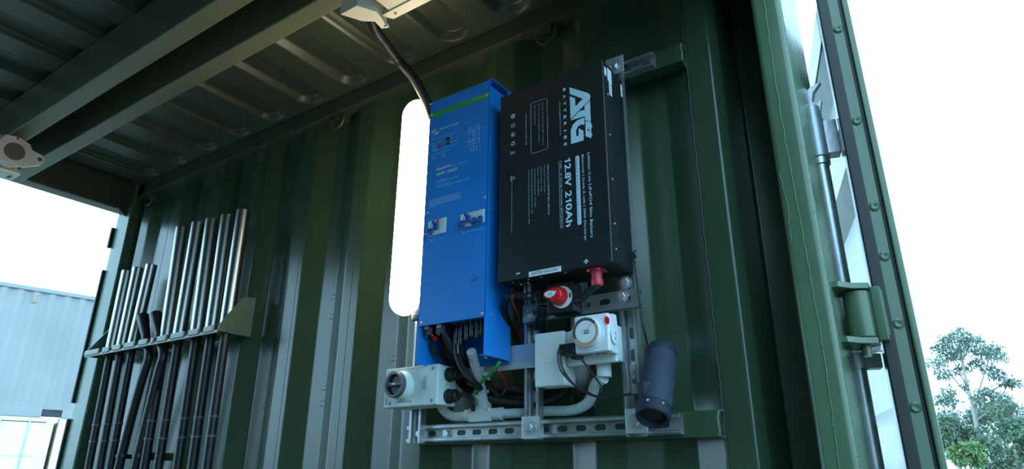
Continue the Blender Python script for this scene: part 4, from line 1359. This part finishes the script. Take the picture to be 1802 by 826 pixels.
prof_s = [(0.004, 0.010), (0.0245, 0.009), (0.0262, -0.003), (0.0295, -0.006), (0.0335, -0.004), (0.0350, 0.006), (0.0335, 0.020), (0.0330, 0.06), (0.0330, LN - 0.04), (0.0335, LN - 0.018), (0.0345, LN - 0.006), (0.0330, LN + 0.003), (0.029, LN + 0.006), (0.022, LN + 0.004)]
MB().lathe(prof_s, SPB, ax, 40).build('body', 'speaker', sp, angle=60)
MB().lathe([(0.0238, 0.0085), (0.0220, 0.0060), (0.0195, 0.0066), (0.0165, 0.0035), (0.004, 0.0025)], SPB, ax, 32).build('bass_radiator', 'spk_dark', sp)
b = MB()
vs, fs = [], []
NH, NA = 14, 18
for i in range(NH + 1):
    t = i / NH
    h = 0.020 + (LN - 0.036) * t
    e = abs(2 * t - 1)
    half = math.radians(62) * (1 - 0.16 * max(0, (e - 0.72) / 0.28) ** 2.2)
    for j in range(NA + 1):
        a = math.radians(8) + (-1 + 2 * j / NA) * half
        edge = abs(-1 + 2 * j / NA)
        vs.append(sp_pt(h, a, 0.0342 + 0.0012 * (1 - edge ** 6) * (1 - e ** 8)))
for i in range(NH):
    for j in range(NA):
        q = i * (NA + 1) + j
        fs.append([q, q + 1, q + NA + 2, q + NA + 1])
b._add(vs, fs)
gr = b.build('grille', 'grille', sp, angle=70)
# flap and ring
a0 = math.radians(-66)
p = sp_pt(0.046, a0, 0.030)
MB().box(-0.010, 0.010, -0.014, 0.014, -0.014, 0.014, 0.003, mx=Matrix.Translation(p) @ Matrix.Rotation(0.9, 4, 'Z')).build('port_flap', 'speaker', sp)
MB().box(-0.005, 0.005, -0.007, 0.009, -0.008, 0.004, 0.002, mx=Matrix.Translation(at(1121, 697, 1.266)) @ Matrix.Rotation(0.5, 4, 'Z')).build('lead_connector', 'black', sp)
rp_ = sp_pt(LN - 0.008, math.radians(-72), 0.035)
MB().tube([rp_ + V((0.007 * math.cos(t * 0.7), 0, 0.007 * math.sin(t * 0.7))) for t in range(10)], 0.0018, 6).build('cord_ring', 'ink', sp)
for k in range(2):
    MB().lathe([(0.0035, 0), (0.003, 0.0012)], sp_pt(0.012, math.radians(-40 + 50 * k), 0.0338), (front * 0.9 - side * 0.4), 10).build('rubber_foot', 'ink_grey', sp)
b = MB()
top = at(1116, 447, 1.325)
cord_pts = [at(1113, 444, 1.322), at(1116, 452, 1.318), at(1117, 470, 1.305), at(1124, 520, 1.29), at(1131, 570, 1.275), rp_ + V((0, -0.001, 0.006))]
b.tube(cord_pts, 0.0024, 8, corr=0.18, pitch=0.006)
cd = tag(b.build('hanging_cord', 'rubber'), 'black braided cord holding the speaker beside the battery', 'cord')
MB().tube([at(1117, 462, 1.305), at(1113, 455, 1.303), at(1119, 452, 1.303), at(1115, 446, 1.305), at(1119, 441, 1.308)], 0.0026, 6).build('knot', 'rubber', cd)

# ------------------------------------------------------------------ brackets under the beams
# cream lamp bracket beside the second beam
cb = thing('lamp_bracket', (-1.05, 0.95, 1.18), 'cream metal bracket with bolt fixed beside the roof beam', 'bracket')
zb_ = 1.130
b = MB()
b.box(-1.045, -0.60, 0.905, 0.975, zb_, zb_ + 0.05, 0.003)
b.build('channel', 'cream', cb)
b = MB()
b.prism([(-1.055, 0.985), (-0.60, 0.985), (-0.60, 0.957), (-1.075, 0.957)], (0, 0, zb_ - 0.003), X, Y, 0.004)
fl = b.build('flange', 'cream', cb)
for xx in (-1.035, -0.90, -0.76):
    MB().lathe([(0.0042, 0), (0.0042, 0.0006)], (xx, 0.971, zb_ - 0.003), (0, 0, -1), 12).build('bolt_hole', 'ink', fl)
b = MB()
hook = [(-1.145, 0.885), (-1.085, 0.885), (-1.060, 0.930), (-1.072, 0.968), (-1.085, 0.990), (-1.098, 0.985), (-1.092, 0.955), (-1.118, 0.935)]
b.prism(hook, (0, 0, 1.115), X, Y, 0.055)
b.build('end_cap', 'cream', cb)
b = MB()
b.tube([(-1.075, 0.968, 1.150), (-1.082, 0.985, 1.122)], 0.0042, 10, spline=False, step=0.01)
b.lathe([(0.0075, 0), (0.008, 0.001), (0.008, 0.007), (0.006, 0.008)], (-1.082, 0.985, 1.122), (-0.1, 0.5, -0.85), 6)
b.build('bolt', 'bolt', cb, angle=25)

# aluminium flange clamp under the first beam
cl = thing('shaft_clamp', (-2.72, 0.73, 1.10), 'cast aluminium flange clamp gripping a dark shaft under the beam', 'clamp')
cx, cy, cz = -2.715, 0.728, 1.102
b = MB()
fl_poly = [(0.098, 0.004), (0.090, -0.018), (0.040, -0.046), (-0.040, -0.046), (-0.090, -0.014), (-0.098, 0.004), (-0.086, 0.018), (-0.048, 0.030), (-0.040, 0.052), (-0.006, 0.058), (-0.006, 0.048), (0.002, 0.048), (0.002, 0.058), (0.040, 0.046), (0.050, 0.028), (0.086, 0.020)]
b.prism(fl_poly, (cx, cy, cz), Y, Z, 0.016)
b.lathe([(0.046, 0), (0.050, 0.004), (0.050, 0.040)], (cx - 0.042, cy, cz), X, 30)
b.build('flange', 'alu', cl)
sh_ = MB().lathe([(0.033, 0), (0.033, 0.079), (0.031, 0.081)], (cx - 0.062, cy, cz), X, 28).build('shaft', 'bakelite', cl)
for sy in (-1, 1):
    MB().lathe([(0.0075, 0), (0.0075, 0.0008)], (cx + 0.016, cy + 0.081 * sy, cz + 0.002), X, 14).build('bolt_hole', 'ink', cl)
b = MB()
b.box(cx - 0.13, cx - 0.045, cy - 0.10, cy + 0.055, cz - 0.060, cz - 0.046, 0.003)
b.box(cx - 0.12, cx - 0.055, cy - 0.045, cy + 0.045, cz - 0.05, cz + 0.078, 0.004)
bs = b.build('base_plate', 'alu', cl)
for yy in (cy - 0.02, cy + 0.035):
    MB().box(cx - 0.105, cx - 0.075, yy - 0.005, yy + 0.005, cz - 0.0606, cz - 0.0598, 0.0002).build('slot', 'ink', bs)

# ------------------------------------------------------------------ pole rack
RY0, RZ = 1.290, 0.486
rk = thing('pole_rack', (-2.62, 1.36, RZ), 'grey green steel wall rack with notched front holding steel poles', 'rack')
TOPS = [(224.4, 477), (243.6, 471.4), (267, 466), (321, 401), (349, 392.4), (373.6, 387), (401, 379.7), (428.8, 370.6)]
SEAT = [(197, 608.7), (215, 607), (235, 603), (294, 585.7), (317, 583), (348, 578), (374, 573), (399.7, 567.6)]
FEET = [(156, 824), (175.5, 824), (194, 824), (254, 824), (278, 824), (312, 824), (338, 824), (364, 824)]
px_ = [at(*q, 1.325) for q in SEAT]
xs_p = sorted(p.x for p in px_)
bent_x = [at(257, 590, 1.315).x, at(279, 588, 1.315).x]
allx = sorted(xs_p + bent_x)
edges = [-3.105] + allx + [-2.135]
MB().box(-3.11, -2.135, 1.385, 1.418, RZ - 0.004, RZ + 0.004, 0.001).build('back_shelf', 'rack', rk)
allc = [-3.105] + allx
for i in range(len(edges) - 1):
    a, c = edges[i], edges[i + 1]
    if c - a < 0.03:
        continue
    hw_ = 0.020
    x0, x1 = a + (hw_ if i else 0), c - (hw_ if i < len(edges) - 2 else 0)
    if x1 - x0 < 0.008:
        mid = (a + c) / 2
        x0, x1 = mid - 0.006, mid + 0.006
    tg = MB()
    tg.box(x0, x1, RY0, 1.39, RZ - 0.004, RZ + 0.004, 0.0015)
    tg.box(x0 - 0.006, x1 + 0.006, RY0 - 0.008, RY0 + 0.003, RZ - 0.012, RZ + 0.012, 0.004)
    tg.build('shelf_tooth', 'rack', rk)
MB().box(-3.11, -2.135, RY0 - 0.004, RY0 + 0.002, RZ - 0.018, RZ - 0.006, 0.002).build('front_lip', 'rack', rk)
for xx in (-2.137, -3.112):
    b = MB()
    b.prism([(1.418, RZ - 0.012), (RY0, RZ - 0.012), (RY0, RZ + 0.012), (1.366, 0.614), (1.418, 0.622)], (xx, 0, 0), Y, Z, 0.005)
    b.build('end_plate', 'rack', rk)


def pole(i, label, group):
    tp, st, ft = TOPS[i], SEAT[i], FEET[i]
    a = at(*st, 1.335)
    a = V((a.x, 1.335, RZ + 0.006))
    c = at(*tp, 1.325)
    d = at(*ft, 1.352)
    t = thing('steel_pole', a, label, 'pole', group)
    up = (c - a)
    Lh = up.length
    up.normalize()
    dn = (d - a)
    L2 = 0.95
    dn.normalize()
    R = 0.0245 if i > 2 else 0.0225
    b = MB()
    b.lathe([(R - 0.002, 0), (R, 0.002), (R, Lh - 0.002), (R - 0.002, Lh), (R - 0.004, Lh), (R - 0.005, Lh - 0.03)], a, up, 24)
    b.build('upper_tube', 'steel', t, angle=40)
    r = 0.0165 if i > 2 else 0.0150
    s = MB().lathe([(r, -0.01), (r, L2), (r * .8, L2 + 0.004)], a, dn, 16).build('lower_shaft', 'blackrod', t, angle=40)
    for h in (0.30, 0.365):
        MB().lathe([(r + 0.0012, 0), (r + 0.0018, 0.002), (r + 0.0018, 0.006), (r + 0.0012, 0.008)], a + dn * h, dn, 16).build('joint_ring', 'grey_ring', t)
    MB().lathe([(R - 0.002, 0), (R + 0.002, 0.003), (R + 0.002, 0.010), (R, 0.013)], a - up * 0.003, up, 22).build('seat_collar', 'galv', t)
    return t


for i in range(8):
    nth = ('first', 'second', 'third', 'fourth', 'fifth')
    if i < 3:
        pole(i, 'short silver topped steel pole, %s from the far end of the rack' % nth[i], 'short poles in the rack')
    else:
        pole(i, "long silver topped steel pole, %s from the rack's near end plate" % nth[7 - i], 'long poles in the rack')
for lab_, q in zip(('beside the short poles', 'beside the long poles'), ([(250.9, 557), (256.5, 590), (258, 602), (262, 628), (250, 668), (230, 740), (209, 824)], [(274, 553.5), (280, 586), (281, 598), (287, 625), (279, 655), (258, 740), (238, 824)])):
    P = [at(q[0][0], q[0][1], 1.315), at(*q[1], 1.315), at(*q[2], 1.318), at(*q[3], 1.322), at(*q[4], 1.325), at(*q[5], 1.335), at(*q[6], 1.345)]
    t = thing('bent_handle', P[2], 'bent black tube handle with flared top in the rack ' + lab_, 'handle', 'bent black handles in the rack')
    P2 = P[1:] + [P[-1] + (P[-1] - P[-2]).normalized() * 0.3]
    MB().tube(P2, 0.0165, 14).build('tube', 'blackrod', t)
    up = (P[0] - P[1]).normalized()
    MB().lathe([(0.015, -0.015), (0.0168, 0.0), (0.0235, (P[0] - P[1]).length), (0.0215, (P[0] - P[1]).length), (0.012, 0.02)], P[1], up, 20).build('flared_top', 'blackrod', t)
hc = thing('pole_clip', at(230, 806, 1.36), 'black double clip holding the bent handles to the wall', 'clip')
c1, c2 = at(214, 806, 1.343), at(243, 806, 1.343)
for c in (c1, c2):
    MB().lathe([(0.0185, 0), (0.0205, 0), (0.0205, 0.012), (0.0185, 0.012)], c, (-0.08, 0.0, 1), 18).build('ring', 'blackrod', hc)
MB().box(c1.x - 0.015, c2.x + 0.06, 1.362, 1.370, c1.z - 0.004, c1.z + 0.012, 0.002).build('strap', 'blackrod', hc)
MB().box(c2.x + 0.02, c2.x + 0.045, 1.368, YW + 0.03, c1.z - 0.010, c1.z + 0.018, 0.002).build('wall_foot', 'blackrod', hc)


# ------------------------------------------------------------------ outside: stacked containers
def container(name, base, ang, z0, L_, W_, H_, m, label, doors=False):
    """freight container; local x runs along the face towards us"""
    t = thing(name, (base[0], base[1], z0), label, 'container')
    d = V((math.sin(ang), math.cos(ang), 0))
    nrm = V((d.y, -d.x, 0))
    mx = Matrix(((d.x, -nrm.x, 0, base[0]), (d.y, -nrm.y, 0, base[1]), (0, 0, 1, z0), (0, 0, 0, 1)))
    MB().box(0.06, L_ - 0.06, 0.10, W_ - 0.06, 0.17, H_ - 0.05, mx=mx).build('shell', m, t)
    MB().box(0, L_, 0.0, 0.10, H_ - 0.085, H_, 0.01, mx=mx).build('top_rail', m, t)
    b = MB()
    b.box(0, 1.55, 0.0, 0.12, 0, 0.17, 0.008, mx=mx)
    b.box(1.90, L_ - 1.90, 0.0, 0.12, 0, 0.17, 0.008, mx=mx)
    b.box(L_ - 1.55, L_, 0.0, 0.12, 0, 0.17, 0.008, mx=mx)
    b.build('bottom_rail', m, t)
    for x0 in (1.55, L_ - 1.90):
        MB().box(x0, x0 + 0.35, 0.05, 0.12, 0.02, 0.15, mx=mx).build('fork_pocket', 'ink', t)
    for x0 in (0.0, L_ - 0.16):
        for z_ in (0.0, H_ - 0.12):
            MB().box(x0, x0 + 0.16, -0.004, 0.16, z_, z_ + 0.12, 0.01, mx=mx).build('corner_casting', m, t)
        MB().box(x0, x0 + 0.14, 0.0, 0.14, 0.12, H_ - 0.12, 0.01, mx=mx).build('corner_post', m, t)
    if not doors:
        b = MB()
        pts = corr_profile(0.14, L_ - 0.14, 0.2, 0.278)
        n = len(pts)
        vs = [mx @ V((x_, 0.022 + d_, z_)) for z_ in (0.16, H_ - 0.08) for x_, d_ in pts]
        b._add(vs, [[i, i + 1, n + i + 1, n + i] for i in range(n - 1)])
        b.build('side_sheet', m, t, angle=10)
        for xv in (0.9, 2.55, 3.55, 5.2):
            MB().box(xv - 0.045, xv + 0.045, 0.0, 0.03, H_ - 0.33, H_ - 0.13, 0.012, mx=mx).build('vent_cover', 'dry', t)
    else:
        for k in range(2):
            x0 = 0.14 + k * (L_ - 0.28) / 2
            lf = MB().box(x0 + 0.01, x0 + (L_ - 0.28) / 2 - 0.01, 0.02, 0.09, 0.17, H_ - 0.10, 0.012, mx=mx).build('door_leaf', m, t)
            for j in range(4):
                zz = 0.28 + j * (H_ - 0.5) / 4
                MB().box(x0 + 0.10, x0 + (L_ - 0.28) / 2 - 0.10, 0.005, 0.03, zz, zz + (H_ - 0.5) / 4 - 0.08, 0.012, mx=mx).build('door_panel', m, lf)
            for fx in (0.28, 0.72):
                xr = x0 + fx * (L_ - 0.28) / 2
                r_ = MB()
                r_.tube([mx @ V((xr, -0.03, 0.1)), mx @ V((xr, -0.03, H_ - 0.06))], 0.018, 8, spline=False, step=0.5)
                r_.build('locking_bar', 'galv', lf)
    return t


TOPZ, BOTZ = 3.65, 1.06
c_dir = math.radians(11.5)
P1 = V((-15.73, 4.63))
dv = V((math.sin(c_dir), math.cos(c_dir)))
blue_base = P1 - dv * 2.9
container('freight_container', blue_base, c_dir, BOTZ, 6.06, 2.44, TOPZ - BOTZ, 'cblue', 'faded blue corrugated freight container stacked on the white one')
white_base = P1 - dv * 0.90 + V((-0.02, 0))
container('freight_container', white_base, c_dir, -1.53, 2.44, 6.06, BOTZ + 1.53, 'cwhite', 'white freight container with locking bars under the blue one', True)
wb2 = white_base + dv * 2.50
container('freight_container', wb2, c_dir, -1.53, 2.44, 6.06, BOTZ + 1.53, 'cwhite', 'white freight container beside the other white one', True)
wb3 = white_base - dv * 2.50
container('freight_container', wb3, c_dir, -1.53, 2.44, 6.06, BOTZ + 1.53, 'cwhite', 'white freight container under the far end of the blue one', True)


# ------------------------------------------------------------------ outside: gum trees
def tree(name, base, H_, trunks, clusters, nleaf, lsize, leafm, label, cat='tree', group=None):
    t = thing(name, base, label, cat, group)
    b = MB()
    bx, by, bz = base
    for pts, r in trunks:
        pp = [V((bx + x_, by + y_, bz + z_ * H_)) for x_, y_, z_ in pts]
        n = len(pp)
        for i in range(n - 1):
            ra = r * (1 - 0.75 * i / n)
            b.lathe([(ra, 0), (r * (1 - 0.75 * (i + 1) / n), (pp[i + 1] - pp[i]).length)], pp[i], pp[i + 1] - pp[i], 7)
    b.build('trunk', 'bark', t)
    vs, fs = [], []
    tot = sum(c[3] ** 2 for c in clusters)
    for (x_, y_, z_, rr) in clusters:
        n = int(nleaf * rr * rr / tot)
        c = V((bx + x_, by + y_, bz + z_ * H_))
        for k in range(n):
            while True:
                o = V((random.uniform(-1, 1), random.uniform(-1, 1), random.uniform(-1, 1)))
                if o.length < 1:
                    break
            p = c + V((o.x * rr, o.y * rr, o.z * rr * 0.62))
            a = V((random.gauss(0, 1), random.gauss(0, 1), random.gauss(0, 1) - 0.5)).normalized()
            e = a.cross(V((random.gauss(0, 1), random.gauss(0, 1), random.gauss(0, 1)))).normalized()
            s = lsize * random.uniform(0.6, 1.4)
            q = len(vs)
            vs += [p, p + a * s * 0.5 + e * s * 0.16, p + a * s, p + a * s * 0.5 - e * s * 0.16]
            fs.append((q, q + 1, q + 2, q + 3))
    me = bpy.data.meshes.new('foliage')
    me.from_pydata([tuple(v) for v in vs], [], fs)
    me.materials.append(M[leafm])
    f = link('foliage', me, t)
    f['kind'] = 'stuff'
    return t


def px3(px, py, yy):
    p = at(px, py, yy)
    return p


YTREE = 40.0
base = (0.62, YTREE, -1.53)
HT = 8.7
cl_ = []
for q, r in (((1690, 590), 0.55), ((1668, 600), 0.5), ((1712, 600), 0.5), ((1652, 612), 0.45), ((1730, 622), 0.5), ((1648, 640), 0.5), ((1672, 625), 0.6), ((1695, 615), 0.6), ((1745, 615), 0.5), ((1756, 628), 0.45),
              ((1742, 650), 0.45), ((1660, 660), 0.45), ((1755, 660), 0.4), ((1772, 672), 0.40), ((1782, 676), 0.35), ((1668, 690), 0.4), ((1690, 650), 0.4), ((1715, 640), 0.45), ((1735, 690), 0.45), ((1760, 700), 0.5),
              ((1655, 705), 0.45), ((1672, 706), 0.45), ((1740, 712), 0.5), ((1770, 715), 0.5), ((1720, 700), 0.35), ((1700, 680), 0.3)):
    p = at(*q, YTREE + random.uniform(-0.8, 0.8))
    cl_.append((p.x - base[0], p.y - base[1], (p.z - base[2]) / HT, r))


def tp(px, py):
    p = at(px, py, YTREE)
    return (p.x - base[0], 0, (p.z - base[2]) / HT)


tree('gum_tree', base, HT, [([(0.1, 0, 0), tp(1736, 815), tp(1722, 770), tp(1712, 715), tp(1702, 680), tp(1692, 630), tp(1688, 600)], 0.13),
                            ([tp(1715, 725), tp(1722, 690), tp(1738, 640), tp(1745, 618)], 0.05), ([tp(1708, 700), tp(1690, 680), tp(1665, 650)], 0.045),
                            ([tp(1712, 715), tp(1740, 690), tp(1772, 675)], 0.045), ([tp(1706, 690), tp(1680, 640), tp(1662, 610)], 0.04), ([tp(1718, 740), tp(1745, 720), tp(1768, 708)], 0.04)],
     cl_, 5200, 0.20, 'leaf', 'tall airy gum tree rising above the other trees', group='trees beyond the yard')
under = [((1668, 745), 34, 0.95, 'leaf2', 'grey green bushy tree beside the open container door', 5.2), ((1700, 750), 45, 1.3, 'leaf', 'pale grey green tree behind the tall gum tree', 5.6),
         ((1760, 752), 43, 1.3, 'leaf2', 'bushy tree to the right of the tall gum trunk', 5.6), ((1806, 735), 36, 1.1, 'leaf2', 'dark leafy tree at the outer edge of the grove', 5.6),
         ((1785, 790), 31, 0.9, 'leaf2', 'low dark shrub in front of the grove', 3.4), ((1702, 796), 27, 0.32, 'leaf3', 'small bright green shrub at the foot of the gum tree', 2.6),
         ((1850, 745), 49, 1.5, 'leaf', 'leafy tree past the end of the grove', 5.4), ((1640, 760), 52, 1.4, 'leaf', 'leafy tree behind the container door', 5.2)]
for q, yy, r, lm, lab, hh in under:
    p = at(*q, yy)
    bs_ = (p.x, yy, -1.53)
    cs = []
    for k in range(9):
        cs.append((random.uniform(-1, 1) * r, random.uniform(-1, 1) * r * 0.7, (p.z + 1.53 + random.uniform(-1.1, 0.55) * r) / hh, r * random.uniform(0.45, 0.7)))
    tree('bushy_tree' if hh > 4 else 'shrub', bs_, hh, [([(0, 0, 0), (0.05, 0, 0.35), (0.0, 0, 0.75)], 0.09), ([(0.05, 0, 0.3), (0.4 * r, 0, 0.7)], 0.05)],
         cs, 3600, 0.20, lm, lab, 'tree' if hh > 4 else 'shrub', 'trees beyond the yard' if hh > 4 else None)
# second pale trunk leaning in the grove
pts = [at(1728, 824, 39), at(1716, 795, 39), at(1704, 775, 39), at(1694, 760, 39)]
t = thing('gum_sapling', (pts[0].x, 39, -1.53), 'thin pale leaning gum stem in front of the grove', 'tree')
b = MB()
b.tube([(pts[0].x + 0.05, 39, -1.53)] + pts, 0.05, 7, step=0.2)
b.build('trunk', 'bark', t)
# dry bank below the trees
b = MB()
vs, fs = [], []
for i in range(21):
    for j in range(9):
        vs.append((-30 + i * 3.0, 30 + j * 3.0, -1.535 + 1.9 * min(1, max(0, j - 0.4) / 5.0) * (0.85 + 0.15 * math.sin(i * 1.3 + j))))
for i in range(20):
    for j in range(8):
        fs.append([i * 9 + j, (i + 1) * 9 + j, (i + 1) * 9 + j + 1, i * 9 + j + 1])
b._add(vs, fs)
tag(b.build('bank', 'dry', angle=80), 'dry earth bank under the trees', None, kind='structure')

flush_texts()
